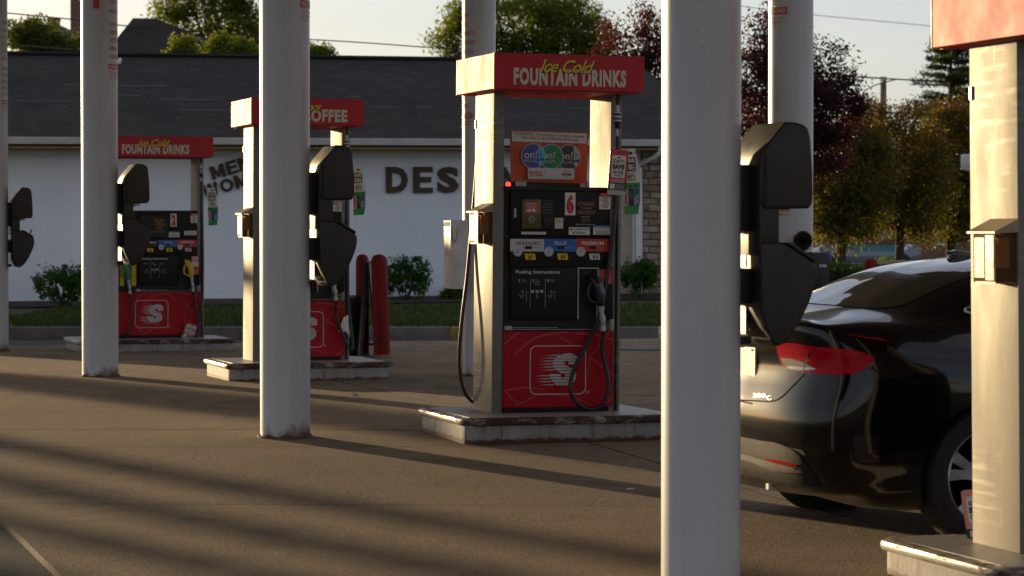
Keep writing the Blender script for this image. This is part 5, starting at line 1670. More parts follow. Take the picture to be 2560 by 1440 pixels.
# clipped hedge beyond the lane
p0, p1 = at(2040, 700, 62), at(2320, 700, 62)
o = empty('hedge', ((p0.x+p1.x)/2, 62, zg)); tag(o, 'low green hedge across the lane behind the black car', 'hedge')
n = 9000; Wd = (p1.x-p0.x)/2 + .3
C = np.stack([rng.uniform(-Wd, Wd, n), rng.uniform(-.45, .45, n), rng.uniform(0, 1, n)**.7*(at(0, 655, 62).z - zg)], 1)
C[:, 2] *= 1 + .12*np.sin(C[:, 0]*4.1) + .06*np.sin(C[:, 0]*9)
A_, B_ = leaf_axes(n, .09, .55)
quads('foliage', C, A_, B_, M['leafb'], None, o)
mb = MB(); mb.box(-Wd+.1, Wd-.1, -.25, .25, 0, (at(0, 655, 62).z - zg)*.72); mb.build('branches', M['bark'], o)

# ------------------------------------------------------------------ buildings and fence farther off
def houses():
    # brick house with chimneys behind the first tree
    d = 145.0; p = at(105, 118, d)
    o = empty('brick_house', (p.x, d, zg)); tag(o, 'far brick house with two squat chimneys over the salon roof at left', 'house')
    s = d/FPX; zt = at(0, 68, d).z - zg
    mb = MB(); mb.box(-50*s, 42*s, 0, 9, 0, zt); mb.build('wall', M['brick'], o)
    mb = MB(); mb.rbox(-52*s, 44*s, -.1, 9.1, zt, zt+.15, .02, 1); rf = mb.build('roof', M['pole'], o)
    for a in (-28, 20):
        mb = MB(); mb.box((a-12)*s, (a+12)*s, 1, 2.0, zt+.15, zt+.45); mb.rbox((a-13.5)*s, (a+13.5)*s, .97, 2.03, zt+.45, zt+.58, .01, 1); mb.build('chimney', M['brick'], rf)
    p = at(191, 95, 140)
    o = empty('brick_chimney', (p.x, 140, zg)); tag(o, 'tall brick chimney stack against the sky, left of the pillar by pump 2', 'chimney')
    s = 140/FPX; zt = at(0, -60, 140).z - zg
    mb = MB(); mb.box(-13*s, 13*s, 0, .6, 0, zt); mb.build('stack', M['brick'], o)
    mb = MB(); mb.rbox(-16*s, 16*s, -.06, .66, zt, zt+.3, .02, 1); mb.build('cap', M['kerb'], o)
    # house with the dark hipped roof
    d = 132.0; s = d/FPX
    P_ = lambda px, py, dd=d: at(px, py, dd)
    c = P_(440, 140)
    o = empty('house', (c.x, d, zg)); tag(o, 'house with a dark hipped roof behind the salon at left', 'house')
    e0, e1 = P_(250, 150), P_(668, 150)
    ez = e0.z - zg; xa, xb = e0.x - c.x, e1.x - c.x
    mb = MB(); mb.box(xa+.4, xb-.4, .4, 9.6, 0, ez-.02); mb.build('wall', M['brick'], o)
    r0, r1 = P_(338, 47, d+5.0), P_(392, 48, d+5.0)
    ra = (r0.x-c.x, 4.5, r0.z-zg); rb = (r1.x-c.x, 4.5, r1.z-zg)
    V = [(xa, 0, ez), (xb, 0, ez), (xb, 10, ez), (xa, 10, ez), ra, rb]
    mb = MB(); mb.add(V, [(0,1,5,4), (1,2,5), (2,3,4,5), (3,0,4), (3,2,1,0)], 0); mb.build('roof', M['shingle'], o)
    # low brown house and fence behind the street trees
    d = 118.0; p = at(2290, 640, d); s = d/FPX
    o = empty('house', (p.x, d, zg)); tag(o, 'low brown brick house in shade behind the street trees', 'house')
    zt = at(0, 520, d).z - zg
    mb = MB(); mb.box(-270*s, 330*s, 0, 8, 0, zt); w = mb.build('wall', M['brick'], o)
    mb = MB(); V = [(-285*s, -.5, zt), (345*s, -.5, zt), (345*s, 8.5, zt), (-285*s, 8.5, zt), (-200*s, 4, zt+1.6), (260*s, 4, zt+1.6)]
    mb.add(V, [(0,1,5,4), (1,2,5), (2,3,4,5), (3,0,4), (3,2,1,0)], 0); mb.build('roof', M['shingle'], o)
    for a in (-245, 60):
        mb = MB(); mb.box((a-11)*s, (a+11)*s, -.06, .02, zt-1.6, zt-.5); wf = mb.build('window', M['trimwhite'], o)
        mb = MB(); mb.box((a-7)*s, (a+7)*s, -.075, -.055, zt-1.5, zt-.6); mb.build('pane', M['recess'], wf)
    d = 100.0; s = d/FPX; p = at(2202, 640, d)
    o = empty('board_fence', (p.x, d, zg)); tag(o, 'brown board fence behind the trunk of the middle street tree', 'fence')
    zt = at(0, 598, d).z - zg
    mb = MB(); n_ = 9
    for i in range(n_): mb.box((-37+i*8.4)*s, (-37+i*8.4+7.6)*s, 0, .03, .05, zt - .03*(i % 2)); 
    mb.build('boards', M['fence'], o)
    for a in (-38, 38): mb = MB(); mb.box((a-2)*s, (a+2)*s, .03, .13, 0, zt+.05); mb.build('post', M['fence'], o)
houses()
# pole and wires
d = 105.0; p = at(2207, 192, d)
o = empty('utility_pole', (p.x, d, zg)); tag(o, 'grey utility pole between the purple tree and the conifer', 'utility pole')
zt = p.z - zg
mb = MB(); mb.tube([(0, 0, 0), (0, 0, zt)], [.17, .12], 10); mb.build('shaft', M['pole'], o)
mb = MB(); mb.tube([(-.06, -.12, zt-.25), (.0, -.16, zt-.1)], .05, 8); mb.rbox(-.05, .05, -.2, -.1, zt-.12, zt-.02, .01, 1); mb.build('insulator', M['grey'], o)
mb = MB(); q = at(2192, 320, d).z - zg; mb.rbox(-.36, -.10, -.3, -.05, q-.25, q+.35, .05, 2); mb.build('transformer', M['grey'], o)
def cable(pts, rad, label):
    P_ = [at(*a) for a in pts]
    mb = MB(); mb.tube(spline(P_, 10), rad, 6)
    tag(mb.build('cable', M['wire']), label, 'cable', 'overhead cables')
cable([(-60, 25, 70), (179, 48, 71), (300, 63, 72), (650, 91, 74), (900, 106, 76), (1180, 127, 78)], .016, 'sagging cable from the chimney over the salon roof to the tree behind pump 6')
cable([(-60, 104, 68), (202, 126, 69), (389, 144, 70), (700, 170, 72)], .018, 'cable just above the salon ridge at the left edge')
cable([(1840, 14, 90), (2030, 37, 92), (2335, 66, 95), (2700, 104, 98)], .010, 'thin high cable across the sky left of the red header')
cable([(2030, 178, 104), (2120, 190, 104.5), (2207, 196, 105), (2240, 198, 105), (2427, 207, 106), (2800, 214, 108)], .030, 'thick cable fixed to the top of the utility pole')
cable([(2160, 226, 104), (2190, 212, 104.5), (2240, 198, 104.6)], .022, 'short slanting cable below the pole top')
cable([(2010, 248, 98), (2180, 266, 99), (2427, 275, 100), (2700, 282, 101)], .020, 'upper of two cables crossing the pole at half height')
cable([(2010, 262, 98), (2180, 278, 99), (2427, 291, 100), (2700, 300, 101)], .024, 'lower of two cables crossing the pole at half height')

# blue mailbox and a parked car glimpsed under the street trees
p = at(2062, 682, 96); s = 96/FPX
o = empty('mailbox', (p.x, 96, zg)); tag(o, 'dark blue mailbox in shade left of the first street trunk', 'mailbox')
zt = at(0, 604, 96).z - zg
mb = MB(); w = 15*s
mb.prism([(-w, .18), (w, .18), (w, zt-.2), (w*.8, zt-.06), (w*.4, zt), (-w*.4, zt), (-w*.8, zt-.06), (-w, zt-.2)], 'y', -.28, .28, 0, .02, 2); mb.build('body', M['navy'], o)
mb = MB(); mb.rbox(-w*.7, w*.5, -.31, -.27, zt-.38, zt-.16, .02, 2); mb.build('flap', simple('blue_grey_flap', (.12, .18, .30)), o)
for sx in (-1, 1): mb = MB(); mb.box(sx*w*.8-.03, sx*w*.8+.03, -.2, .2, 0, .2); mb.build('leg', M['navy'], o)
# ------------------------------------------------------------------ black saloon car
g = N('black_car_paint')
P = g.coord()
n1 = g.noise(P, 3, 4); n2 = g.noise(P, 70, 3)
dirt = g.math('MULTIPLY', g.ramp(g.math('SUBTRACT', g.math('MULTIPLY', n1, .5), g.math('MULTIPLY', g.sep(P)[2], .55)), [(.0, 0), (.22, 1)]), .55)
col = g.mix(dirt, (.0045, .0042, .004), (.055, .045, .034))
g.set(col=col, rough=g.math('ADD', g.math('MULTIPLY', dirt, .45), .14), spec=.12, coat=.7, coatr=g.math('ADD', g.math('ADD', g.math('MULTIPLY', n2, .01), g.math('MULTIPLY', g.math('MULTIPLY', g.math('SUBTRACT', -.66, g.sep(P)[0]), 5.0, True), .13)), g.math('MULTIPLY', dirt, .2)))
M['paint'] = g.mat
M['trim'] = simple('matt_black_trim', (.010, .009, .008), .6, spec=.2)
g = N('dark_car_glass'); g.set(col=(.016, .022, .012), rough=.03, spec=.8, coat=.5, coatr=.02); M['glass'] = g.mat
g = N('red_lamp_lens'); P = g.coord(); n1 = g.noise(g.scaled(P, (30, 30, 30)), 1.5, 2)
g.set(col=g.mix(g.ramp(n1, [(.4, 0), (.6, 1)]), (.40, .005, .016), (.48, .010, .020)), rough=.25, spec=.10); M['lens'] = g.mat
g = N('dark_red_lens'); g.set(col=(.38, .004, .014), rough=.2, spec=.12); M['lensdark'] = g.mat
g = N('clear_lamp_lens'); g.set(col=(.42, .40, .36), rough=.12, coat=1, spec=.6); M['lensclear'] = g.mat
M['plate'] = simple('number_plate', (.62, .56, .46), .4)
M['rim'] = M['rim']
M['alloy'] = simple('grey_alloy', (.36, .36, .37), .32, .85, var=.12, scale=8)
M['tyre'] = simple('tyre_rubber', (.016, .015, .014), .75, var=.3, scale=14., bump=.2, bscale=60)
M['dullstrip'] = simple('dull_bumper_strip', (.09, .088, .085), .5, .5)
M['chromeb'] = simple('bright_chrome', (.7, .7, .7), .12, 1.0)
M['badge'] = simple('chrome_badge', (.75, .72, .66), .25, 1.0)

PSI = RAD(20.5)
tyre_c = Vector(((2487-1280)/FPX*13.05, 13.05, 0))
CG = gz(13.3) - .012
CARO = Vector((tyre_c.x - math.sin(PSI)*.925, tyre_c.y + math.cos(PSI)*.925, CG))
CARM = Matrix.Translation(CARO) @ Matrix.Rotation(PSI, 4, 'Z')

def crom(P, n):
    """Catmull-Rom through an array of control points along axis 0"""
    P = np.concatenate([2*P[:1]-P[1:2], P, 2*P[-1:]-P[-2:-1]])
    out = []
    for i in range(1, len(P)-2):
        for k in range(n):
            t = k/n; a, b, c, d = P[i-1], P[i], P[i+1], P[i+2]
            out.append(.5*(2*b + (c-a)*t + (2*a-5*b+4*c-d)*t*t + (3*b-a-3*c+d)*t**3))
    out.append(P[-2])
    return np.array(out)
def section(x, zb, w, zs, top):
    """w: half widths of bottom, low, mid, upper, shoulder; zs: their heights; top: four (y,z) to the crown"""
    pts = [(x, 0, zb), (x, w[0], zb)]
    for a, b in zip(w[1:], zs): pts.append((x, a, b))
    for a, b in top: pts.append((x, a, b))
    return pts
secs = []
rear = [(.235, -.79), (.255, -.84), (.34, -.905), (.56, -.945), (.80, -.865), (1.055, -.915)]
rx = lambda z: float(np.interp(z, [a for a, b in rear], [b for a, b in rear]))
wR = [.74, .86, .905, .90, .83]; zR_ = [.33, .60, .86, 1.045]
topR = [(.70, 1.085), (.50, 1.098), (.25, 1.105), (0, 1.108)]
for f, push in ((0, 0), (.60, .018), (.86, .075), (.965, .17)):
    s = []
    base = [(0, .235), (wR[0], .245)] + list(zip(wR[1:], zR_)) + topR
    for j, (y, z) in enumerate(base):
        pz = push if j < 6 else push*.55 + .03*(j-5)
        if j < 6: z2 = z - (.012*push/.17 if j == 5 else 0); x = rx(z) + pz
        else: z2 = z - .012*push/.17; x = -.905 + pz
        s.append((x, y*f, z2))
    secs.append(s)
def ST(x, zb, w, zs, top): secs.append(section(x, zb, w, zs, top))
ST(-.56, .20, [.78, .89, .920, .915, .835], [.36, .60, .86, 1.03], [(.72, 1.085), (.50, 1.112), (.25, 1.122), (0, 1.126)])
ST(-.34, .18, [.78, .895, .928, .918, .835], [.38, .62, .86, 1.02], [(.74, 1.085), (.60, 1.135), (.34, 1.185), (0, 1.20)])
ST(0.0, .17, [.78, .895, .930, .918, .830], [.38, .62, .86, 1.005], [(.745, 1.095), (.625, 1.232), (.37, 1.305), (0, 1.325)])
ST(.36, .165, [.78, .89, .930, .915, .825], [.38, .62, .85, .995], [(.735, 1.135), (.605, 1.300), (.35, 1.358), (0, 1.375)])
ST(.80, .165, [.78, .885, .928, .912, .820], [.38, .62, .84, .985], [(.73, 1.165), (.585, 1.350), (.33, 1.400), (0, 1.414)])
ST(1.25, .165, [.78, .885, .925, .910, .815], [.38, .62, .83, .975], [(.73, 1.155), (.58, 1.355), (.33, 1.408), (0, 1.424)])
ST(1.70, .17, [.78, .885, .925, .908, .815], [.38, .62, .82, .965], [(.745, 1.10), (.62, 1.29), (.36, 1.375), (0, 1.395)])
ST(2.20, .18, [.78, .885, .925, .908, .820], [.38, .62, .82, .95], [(.74, 1.01), (.62, 1.07), (.36, 1.12), (0, 1.135)])
ST(2.70, .19, [.77, .885, .925, .905, .800], [.38, .62, .80, .91], [(.68, .95), (.48, .975), (.25, .985), (0, .99)])
ST(3.15, .20, [.75, .86, .90, .88, .76], [.38, .60, .76, .85], [(.62, .89), (.42, .91), (.22, .918), (0, .922)])
for f, x in ((.90, 3.48), (.70, 3.68), (.40, 3.78), (0, 3.82)):
    s = []
    for j, (y, z) in enumerate([(0, .22), (.70, .23), (.80, .36), (.83, .55), (.80, .68), (.72, .76), (.55, .80), (.38, .815), (.2, .82), (0, .822)]):
        s.append((x - (.12*(j-4)/5 if j > 4 else 0) - (.03 if j < 2 else 0), y*f, z))
    secs.append(s)
G = np.array(secs, float)
G = crom(G, 5)
G = np.swapaxes(crom(np.swapaxes(G, 0, 1), 5), 0, 1)
ni, nj = G.shape[:2]
G[:, 0, 1] = 0; G[:, -1, 1] = 0; G[0, :, 1] = 0; G[-1, :, 1] = 0
G[:, :, 1] = np.maximum(G[:, :, 1], 0)
bm = bmesh.new()
for sgn in (-1, 1):
    vv = [[bm.verts.new((G[i, j, 0], sgn*G[i, j, 1], G[i, j, 2])) for j in range(nj)] for i in range(ni)]
    for i in range(ni-1):
        for j in range(nj-1):
            q_ = [vv[i][j], vv[i+1][j], vv[i+1][j+1], vv[i][j+1]]
            bm.faces.new(q_ if sgn < 0 else q_[::-1])
bmesh.ops.remove_doubles(bm, verts=bm.verts[:], dist=.0008)
bmesh.ops.dissolve_degenerate(bm, dist=.0005, edges=bm.edges[:])
bmesh.ops.recalc_face_normals(bm, faces=bm.faces[:])
bm_full = bm.copy()
BODY = BVHTree.FromBMesh(bm_full)
car = empty('black_car'); car.matrix_world = CARM
tag(car, 'black saloon car parked between the pumps, seen from its rear corner', 'car')
me = bpy.data.meshes.new('body'); bm.to_mesh(me); bm.free()
me.materials.append(M['paint']); me.materials.append(M['trim'])
body = bpy.data.objects.new('body', me); COL.objects.link(body); body.parent = car
for xw in (0.0, 2.74):
    for sgn in (-1, 1):
        mb = MB(); n_ = 40
        pr = [(xw + .372*math.cos(2*math.pi*i/n_), .335 + .372*math.sin(2*math.pi*i/n_)) for i in range(n_)]
        mb.prism(pr, 'y', sgn*.62, sgn*1.05, 0)
        cut = mb.build('cutter', M['trim']); cut.matrix_world = CARM
        md = body.modifiers.new('arch', 'BOOLEAN'); md.operation = 'DIFFERENCE'; md.object = cut; md.solver = 'EXACT'
dg = bpy.context.evaluated_depsgraph_get()
dg.update()
new = bpy.data.meshes.new_from_object(body.evaluated_get(dg))
body.modifiers.clear(); body.data = new
for o_ in [o_ for o_ in COL.objects if o_.name.startswith('cutter')]: bpy.data.objects.remove(o_)
new.polygons.foreach_set('use_smooth', [True]*len(new.polygons))
new.set_sharp_from_angle(angle=RAD(38))

CARI = CARM.inverted()
def carhit(px, py):
    """where the view ray through a pixel of the photograph meets the body, in the car's own frame"""
    o0 = CARI @ Vector((0, 0, CAMZ)); d0 = (CARI @ at(px, py, 20.0)) - o0
    d0.normalize()
    h = BODY.ray_cast(o0, d0)
    return h[0], h[1]
def hitpatch(top, bot, n, m_, off, mirror=True):
    """sheet lying on the body between two lines measured on the photograph"""
    T = spline([(*p, 0) for p in top], 12); W = spline([(*p, 0) for p in bot], 12)
    rs = lambda L_, t: L_[min(int(t*(len(L_)-1)), len(L_)-2)].lerp(L_[min(int(t*(len(L_)-1)), len(L_)-2)+1], t*(len(L_)-1) - min(int(t*(len(L_)-1)), len(L_)-2))
    vs = []; ok = []
    for j in range(m_+1):
        for i in range(n+1):
            a = rs(T, i/n); b = rs(W, i/n); q_ = a.lerp(b, j/m_)
            p_, nn = carhit(q_.x, q_.y)
            if p_ is None: vs.append(None); continue
            vs.append(p_ + nn*off)
    for i, v in enumerate(vs):
        if v is None: vs[i] = next((vs[k] for k in list(range(i, len(vs))) + list(range(i, -1, -1)) if vs[k] is not None), Vector())
    fs = [(j*(n+1)+i, (j+1)*(n+1)+i, (j+1)*(n+1)+i+1, j*(n+1)+i+1) for j in range(m_) for i in range(n)]
    return vs, fs
def carpart(name, vs, fs, mat, parent, both=False, thick=.006):
    mb = MB(); mb.add(vs, fs, 0, True)
    if both: mb.add([(v[0], -v[1], v[2]) for v in vs], [f_[::-1] for f_ in fs], 0, True)
    return mb.build(name, mat, parent)
def carline(name, pts, rad, mat, parent, off=.0, both=False):
    P_ = []
    for q_ in spline([(*p, 0) for p in pts], 8):
        p_, nn = carhit(q_.x, q_.y)
        if p_ is not None: P_.append(p_ + nn*off)
    mb = MB()
    if len(P_) > 2:
        mb.tube(P_, rad, 6)
        if both: mb.tube([(p.x, -p.y, p.z) for p in P_], rad, 6)
        return mb.build(name, mat, parent)

def project(poly_top, poly_bot, n, m_, ray, off):
    """sheet on the body from two lines in the car's frame, dropped along a ray"""
    vs = []
    T = spline(poly_top, 10); W = spline(poly_bot, 10)
    rs = lambda L_, t: L_[int(round(t*(len(L_)-1)))]
    for j in range(m_+1):
        for i in range(n+1):
            p_ = rs(T, i/n).lerp(rs(W, i/n), j/m_)
            h = BODY.ray_cast(p_, Vector(ray))
            q_ = h[0] if h[0] is not None else p_
            vs.append(q_ + (h[1]*off if h[0] is not None else Vector()))
    fs = [(j*(n+1)+i, (j+1)*(n+1)+i, (j+1)*(n+1)+i+1, j*(n+1)+i+1) for j in range(m_) for i in range(n)]
    return vs, fs
# glass: rear window dropped from above, side windows from the side, windscreen from above
vs, fs = project([(.33, -.53, 2), (.39, -.25, 2), (.41, 0, 2), (.39, .25, 2), (.33, .53, 2)], [(-.31, -.59, 2), (-.415, -.52, 2), (-.48, -.35, 2), (-.50, 0, 2), (-.48, .35, 2), (-.415, .52, 2), (-.31, .59, 2)], 40, 30, (0, 0, -1), .003)
rw = carpart('rear_window', vs, fs, M['glass'], car)
vs, fs = project([(1.62, -.55, 2), (1.56, 0, 2), (1.62, .55, 2)], [(2.16, -.68, 2), (2.32, 0, 2), (2.16, .68, 2)], 30, 20, (0, 0, -1), .003)
carpart('windscreen', vs, fs, M['glass'], car)
for sgn in (-1, 1):
    vs, fs = project([(-.04, sgn*2, 1.132), (.30, sgn*2, 1.27), (.8, sgn*2, 1.32), (1.3, sgn*2, 1.315), (1.75, sgn*2, 1.20), (1.98, sgn*2, 1.06)],
                     [(-.05, sgn*2, 1.118), (.20, sgn*2, 1.05), (.8, sgn*2, 1.035), (1.3, sgn*2, 1.03), (1.75, sgn*2, 1.02), (2.0, sgn*2, 1.02)], 50, 10, (0, -sgn, 0), .003)
    w_ = carpart('side_window', vs, fs, M['glass'], car)
    k = 51
    ring = [vs[i] for i in range(k)] + [vs[10*k + i] for i in range(k-1, -1, -1)]
    mb = MB(); mb.tube(ring + [ring[0]], .007, 6); mb.build('chrome_surround', M['chromeb'], w_)
    # door seams
    for xx in (.62, 1.62):
        P_ = []
        for z in np.linspace(.30, 1.02, 16):
            h = BODY.ray_cast(Vector((xx - .35*max(0, .62-z)**.5*(1 if xx < 1 else 0) - (.16*(z-.62) if xx < 1 else 0), sgn*2, z)), Vector((0, -sgn, 0)))
            if h[0] is not None: P_.append(h[0] + h[1]*.0005)
        mb = MB(); mb.tube(P_, .0035, 5); mb.build('door_seam', M['trim'], car)
    h = BODY.ray_cast(Vector((.75, sgn*2, .90)), Vector((0, -sgn, 0)))[0]
    mb = MB(); mb.tube(spline([h, h + Vector((.02, sgn*.035, .005)), h + Vector((.16, sgn*.038, .008)), h + Vector((.2, sgn*.0, .008))], 5), .010, 8); mb.build('door_handle', M['chromeb'], car)
    mb = MB(); mb.rbox(1.72, 1.92, sgn*.93 if sgn < 0 else .93, (sgn*1.08) if sgn < 0 else 1.08, 1.0, 1.14, .03, 3) if sgn > 0 else mb.rbox(1.72, 1.92, -1.08, -.93, 1.0, 1.14, .03, 3)
    mb.build('wing_mirror', M['paint'], car)
# tail lamps, reaching round the corner
tt = [(1940, 858), (1985, 857), (2040, 866), (2100, 872), (2150, 880), (2187, 894)]
tb_ = [(1941, 861), (1962, 915), (2020, 931), (2090, 937), (2150, 929), (2187, 897)]
vs, fs = hitpatch(tt, tb_, 40, 14, .006)
for sgn in (1, -1):
    V2 = [(v[0], v[1]*sgn, v[2]) for v in vs]; F2 = fs if sgn > 0 else [f_[::-1] for f_ in fs]
    tl = carpart('tail_lamp', V2, F2, M['lens'], car)
    a, f2 = hitpatch([(1956, 894), (1985, 898), (2012, 906), (2042, 922)], [(1962, 908), (1980, 922), (2012, 926), (2042, 924)], 14, 6, .0075)
    carpart('reversing_lens', [(v[0], v[1]*sgn, v[2]) for v in a], f2 if sgn > 0 else [q_[::-1] for q_ in f2], M['lensclear'], tl)
    a, f2 = hitpatch([(2050, 876), (2080, 878), (2112, 884), (2128, 892)], [(2036, 912), (2060, 922), (2096, 924), (2124, 912)], 14, 6, .0072)
    carpart('inner_lens', [(v[0], v[1]*sgn, v[2]) for v in a], f2 if sgn > 0 else [q_[::-1] for q_ in f2], M['lensdark'], tl)
    a, f2 = hitpatch([(2048, 863), (2030, 880), (2016, 905), (2008, 930)], [(2052, 863), (2034, 880), (2020, 905), (2012, 931)], 12, 1, .0078)
    carpart('lamp_split', [(v[0], v[1]*sgn, v[2]) for v in a], f2 if sgn > 0 else [q_[::-1] for q_ in f2], M['trim'], tl)
# boot lid seam, fuel-side seams, creases
carline('boot_seam', [(2012, 934), (1985, 962), (1955, 992), (1930, 1003), (1890, 1002), (1800, 998)], .004, M['trim'], car, .0, True)
carline('bumper_seam', [(2178, 922), (2215, 936), (2260, 950), (2300, 958)], .003, M['trim'], car, .0, True)
# bumper valance, bright strip, reflector
a, f2 = hitpatch([(1700, 1075), (1800, 1083), (1880, 1098), (1945, 1108), (1990, 1130), (2030, 1175), (2055, 1212)], [(1700, 1170), (1800, 1178), (1880, 1190), (1945, 1203), (1990, 1210), (2030, 1214), (2056, 1216)], 40, 10, .004)
carpart('bumper_valance', a, f2, M['trim'], car, True)
a, f2 = hitpatch([(1700, 1120), (1820, 1128), (1885, 1140), (1925, 1158), (1970, 1168), (2012, 1176)], [(1700, 1132), (1820, 1141), (1880, 1153), (1925, 1172), (1970, 1180), (2012, 1182)], 40, 3, .010)
carpart('bright_strip', a, f2, M['dullstrip'], car, True)
a, f2 = hitpatch([(1918, 1145), (1950, 1150), (1996, 1160)], [(1925, 1154), (1950, 1160), (1996, 1166)], 12, 3, .008)
carpart('reflector', a, f2, M['lens'], car)
carpart('reflector', [(v[0], -v[1], v[2]) for v in a], [q_[::-1] for q_ in f2], M['lens'], car)
# number plate on the lid
p0 = carhit(1870, 905)[0]
h = BODY.ray_cast(Vector((-3, 0, p0.z)), Vector((1, 0, 0)))[0]
mb = MB(); mb.rbox(h.x-.008, h.x+.004, -.153, .153, p0.z-.078, p0.z+.078, .003, 1)
pl = mb.build('number_plate', M['plate'], car)
mb = MB(); mb.rbox(h.x-.001, h.x+.014, -.158, .158, p0.z-.081, p0.z+.081, .003, 1); mb.build('plate_surround', M['trim'], pl)
mb = MB()
for y in (-.12, .12): mb.tube([(h.x-.012, y, p0.z+.062), (h.x-.006, y, p0.z+.062)], .005, 8)
mb.build('plate_screw', M['trim'], pl)
mb = MB()
def onbody(X, Z):
    p_, nn = carhit(X, Z)
    return (p_ + nn*.004) if p_ is not None else Vector((0, 0, .5))
text(mb, '200', 1885, 1916, 994, 984, 0, 0, bold=.0, fn=onbody); text(mb, 'C', 1919, 1930, 1000, 989.5, 0, 0, bold=.0, fn=onbody)
mb.build('badge', M['badge'], car)
# aerial fin on the roof, tow eye, wheels
h = BODY.ray_cast(Vector((.36, 0, 3)), Vector((0, 0, -1)))[0]
mb = MB(); mb.prism([(h.x-.09, h.z-.01), (h.x-.08, h.z+.026), (h.x-.05, h.z+.036), (h.x+.14, h.z+.004), (h.x+.14, h.z-.02)], 'y', -.022, .022, 0, .008, 2); mb.build('aerial_fin', M['paint'], car)
p0 = carhit(1905, 1188)[0]
mb = MB(); mb.rbox(p0.x+.03, p0.x+.075, p0.y-.02, p0.y+.02, p0.z-.075, p0.z+.01, .006, 1); mb.rbox(p0.x+.02, p0.x+.09, p0.y+.02, p0.y+.10, p0.z-.03, p0.z+.01, .006, 1)
mb.build('tow_eye', M['plate'], car)
mb = MB(); mb.box(-.45, 3.1, -.60, .60, .19, .30); mb.build('underbody', M['trim'], car)
for xw in (0.0, 2.74):
    for sgn in (-1, 1):
        def yz(prof, n_=48):
            vs_ = []; fs_ = []
            for r_, y_ in prof:
                for i in range(n_):
                    t = 2*math.pi*i/n_; vs_.append((xw + r_*math.cos(t), sgn*y_, .335 + r_*math.sin(t)))
            for a_ in range(len(prof)-1):
                for i in range(n_):
                    b_ = a_*n_+i; c_ = a_*n_+(i+1) % n_; fs_.append((b_, c_, c_+n_, b_+n_))
            return vs_, fs_
        mb = MB(); mb.add(*yz([(.235, .69), (.28, .69), (.318, .70), (.333, .735), (.336, .80), (.333, .875), (.320, .905), (.285, .918), (.250, .914), (.238, .900)]), 0, True)
        for q_ in (.76, .80, .84): mb.add(*yz([(.3365, q_-.004), (.3375, q_), (.3365, q_+.004)]), 0, True)
        wh = mb.build('wheel', M['tyre'], car)
        mb = MB(); mb.add(*yz([(.240, .905), (.232, .912), (.226, .902), (.222, .84), (.218, .74)]), 0, True)
        for k in range(5):
            t0 = 2*math.pi*k/5 + .35
            for dd in (-.20, .20):
                a0, a1 = t0 + dd*.55, t0 + dd
                vs_ = []
                for r_, a_, hw_, yy in ((.05, a0, .026, .885), (.14, (a0+a1)/2, .022, .893), (.228, a1, .028, .902)):
                    for s2 in (-1, 1):
                        for yd in (0, -.03):
                            vs_.append((xw + r_*math.cos(a_) - s2*hw_*math.sin(a_), sgn*(yy+yd), .335 + r_*math.sin(a_) + s2*hw_*math.cos(a_)))
                fs_ = []
                for b_ in (0, 4):
                    fs_ += [(b_, b_+4, b_+6, b_+2), (b_+1, b_+3, b_+7, b_+5), (b_, b_+1, b_+5, b_+4), (b_+2, b_+6, b_+7, b_+3)]
                mb.add(vs_, fs_, 0)
        mb.add(*yz([(.065, .880), (.062, .896), (.03, .900), (.0005, .900)], 24), 0, True)
        rm_ = mb.build('rim', M['alloy'], wh)
        mb = MB(); mb.add(*yz([(.222, .80), (.15, .79), (.0005, .79)], 32), 0, True); mb.build('brake_disc', M['trim'], rm_)

# parked car glimpsed below the street trees
d = 98.0; s = d/FPX; p = at(2150, 668, d)
o = empty('parked_car', (p.x, d, -.05), (0, 0, RAD(12))); tag(o, 'small far grey-blue parked car with a teal window under the street trees', 'car')
zt = at(0, 621, d).z + .05
prof = [(-1.9, .3), (-1.95, .62), (-1.75, .80), (-1.15, .88), (-.62, zt-.06), (-.2, zt), (.75, zt), (1.35, zt-.10), (1.75, .95), (2.0, .80), (2.0, .32)]
mb = MB(); mb.prism(prof, 'y', -.82, .82, 0, .05, 2); mb.build('body', simple('grey_blue_paint', (.12, .15, .19), .3, coat=1), o)
gl_ = simple('teal_tinted_glass', (.03, .22, .22), .15)
mb = MB(); mb.prism([(-.95, .92), (-.52, zt-.12), (.02, zt-.07), (.02, .92)], 'y', -.835, -.80); mb.prism([(.08, .92), (.08, zt-.07), (.75, zt-.07), (1.2, zt-.14), (1.45, .92)], 'y', -.835, -.80); mb.build('side_window', gl_, o)
for x_ in (-1.25, 1.3):
    mb = MB(); n_ = 20; mb.prism([(x_+.31*math.cos(2*math.pi*i/n_), .31+.31*math.sin(2*math.pi*i/n_)) for i in range(n_)], 'y', -.85, .85, 0, .03, 2); mb.build('wheel', M['tyre'], o)

# ------------------------------------------------------------------ unseen trees added toward the low sun, to band the forecourt with shadow
SQ = (math.cos(SUN_AZ), -math.sin(SUN_AZ))        # across the sun's direction
SP = (math.sin(SUN_AZ), math.cos(SUN_AZ))         # toward the sun
def sunpos(q, p): return (SQ[0]*q + SP[0]*p, SQ[1]*q + SP[1]*p)

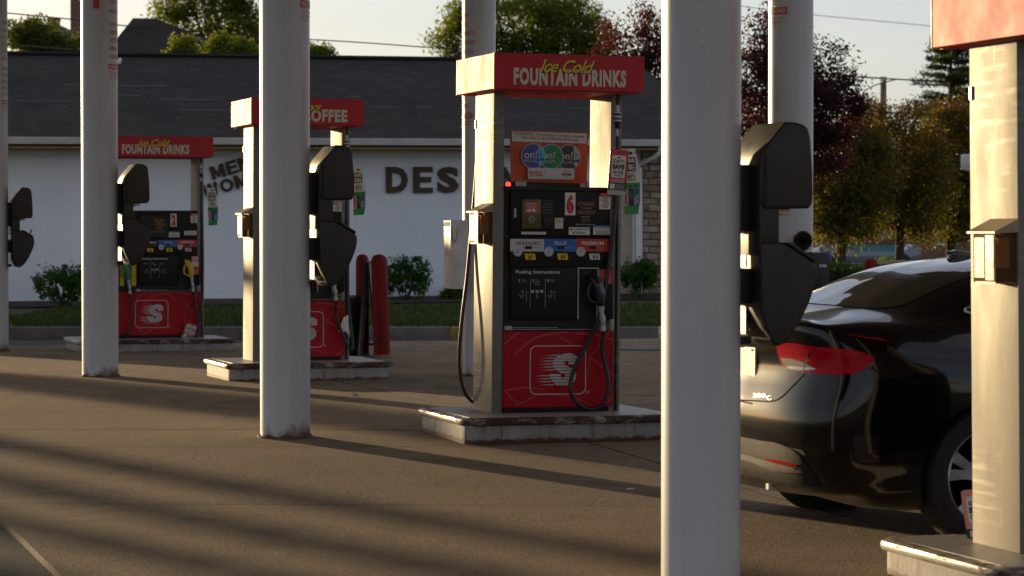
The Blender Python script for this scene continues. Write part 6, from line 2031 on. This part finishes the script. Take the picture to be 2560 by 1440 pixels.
def caster_tree(q, p, h, w, label):
    x, y = sunpos(q, p)
    o = empty('caster_tree', (x, y, -.1)); tag(o, label, 'tree', 'unseen evergreens added as shadow casters toward the sun')
    n = 1500
    t = rng.uniform(0, 1, n)**.8
    prof = w*np.clip(1.05 - t, 0, 1)**.55*np.clip(t*9, 0, 1)
    a = rng.uniform(0, 2*math.pi, n); rr = prof*rng.uniform(.5, 1.05, n)
    C = np.stack([np.cos(a)*rr, np.sin(a)*rr, t*h], 1)
    A_, B_ = leaf_axes(n, .26, .6)
    quads('foliage', C, A_, B_, M['leafd'], None, o)
    mb = MB(); mb.lathe([(w*.5, .1), (w*.62, h*.3), (w*.42, h*.7), (.02, h*.93)], n=10); mb.build('branches', M['bark'], o)
for i, (q, p, h, w) in enumerate([(7.92, 65, 5.15, .40), (6.97, 66, 5.2, .48), (6.18, 64, 4.9, .36), (5.3, 66, 5.25, .52), (4.35, 64, 4.95, .40), (3.3, 66, 5.2, .55), (2.3, 65, 5.0, .42), (1.2, 66, 5.2, .5), (0.0, 66, 5.2, .5), (-1.3, 65, 5.2, .5)]):
    caster_tree(q, p, h, w, 'unseen narrow evergreen added left of the picture to cast shadow')
x, y = sunpos(10.95, 67)  # small unseen tree added to dim the foot of the pump
tree('small_tree', (x, y, -.1), [(-.25, 0, 3.9, .40, .5, 1.1), (.28, 0, 3.8, .38, .5, 1.1), (0, .1, 4.3, .40, .5, .8)], 'unseen thin-leaved small tree added left of the picture to half-shade pump 6', 'tree', M['leafg'], 110, 50, .20, .15, .08)

# unseen shop added behind the camera to bounce warm sunlight onto the pumps
o = empty('bounce_shop', (23.5, -16.5, -.2), (0, 0, RAD(30))); tag(o, 'unseen tan shop added behind the camera to bounce warm light', 'building')
mb = MB(); mb.box(-9, 9, -9, 0, 0, 4.6); mb.build('wall', simple('tan_shop_wall', (.44, .33, .21), .8, var=.1), o)
mb = MB(); mb.rbox(-9.3, 9.3, -9.3, .35, 4.6, 5.3, .03, 1); mb.build('roof_band', simple('shop_roof_band', (.40, .05, .05), .6), o)
for x in (-6, -2.2, 1.6, 5.4):
    mb = MB(); mb.box(x-.1, x+2.3, .002, .05, .5, 2.9); w_ = mb.build('window_frame', M['trimwhite'], o)
    mb = MB(); mb.box(x, x+2.2, .05, .06, .6, 2.8); mb.build('pane', M['recess'], w_)

p = at(2427, 300, 40.0)
o = empty('floodlight', (p.x, 40.0, -.05)); tag(o, 'small white floodlight on a slim pole left of the nearest pump upright', 'floodlight')
zt = p.z + .05
mb = MB(); mb.tube([(.02, 0, 0), (.02, 0, zt)], .035, 8); mb.build('pole', M['pole'], o)
q = at(2416, 403, 40.0).z + .05
mb = MB(); mb.rbox(-.14, .0, -.10, .10, q-.09, q+.10, .02, 2); hd = mb.build('lamp_head', M['cabwhite'], o)
mb = MB(); mb.prism([(-.145, q-.12), (-.02, q-.15), (0, q-.10), (-.13, q-.07)], 'y', -.09, .09); mb.build('visor', M['grey'], hd)
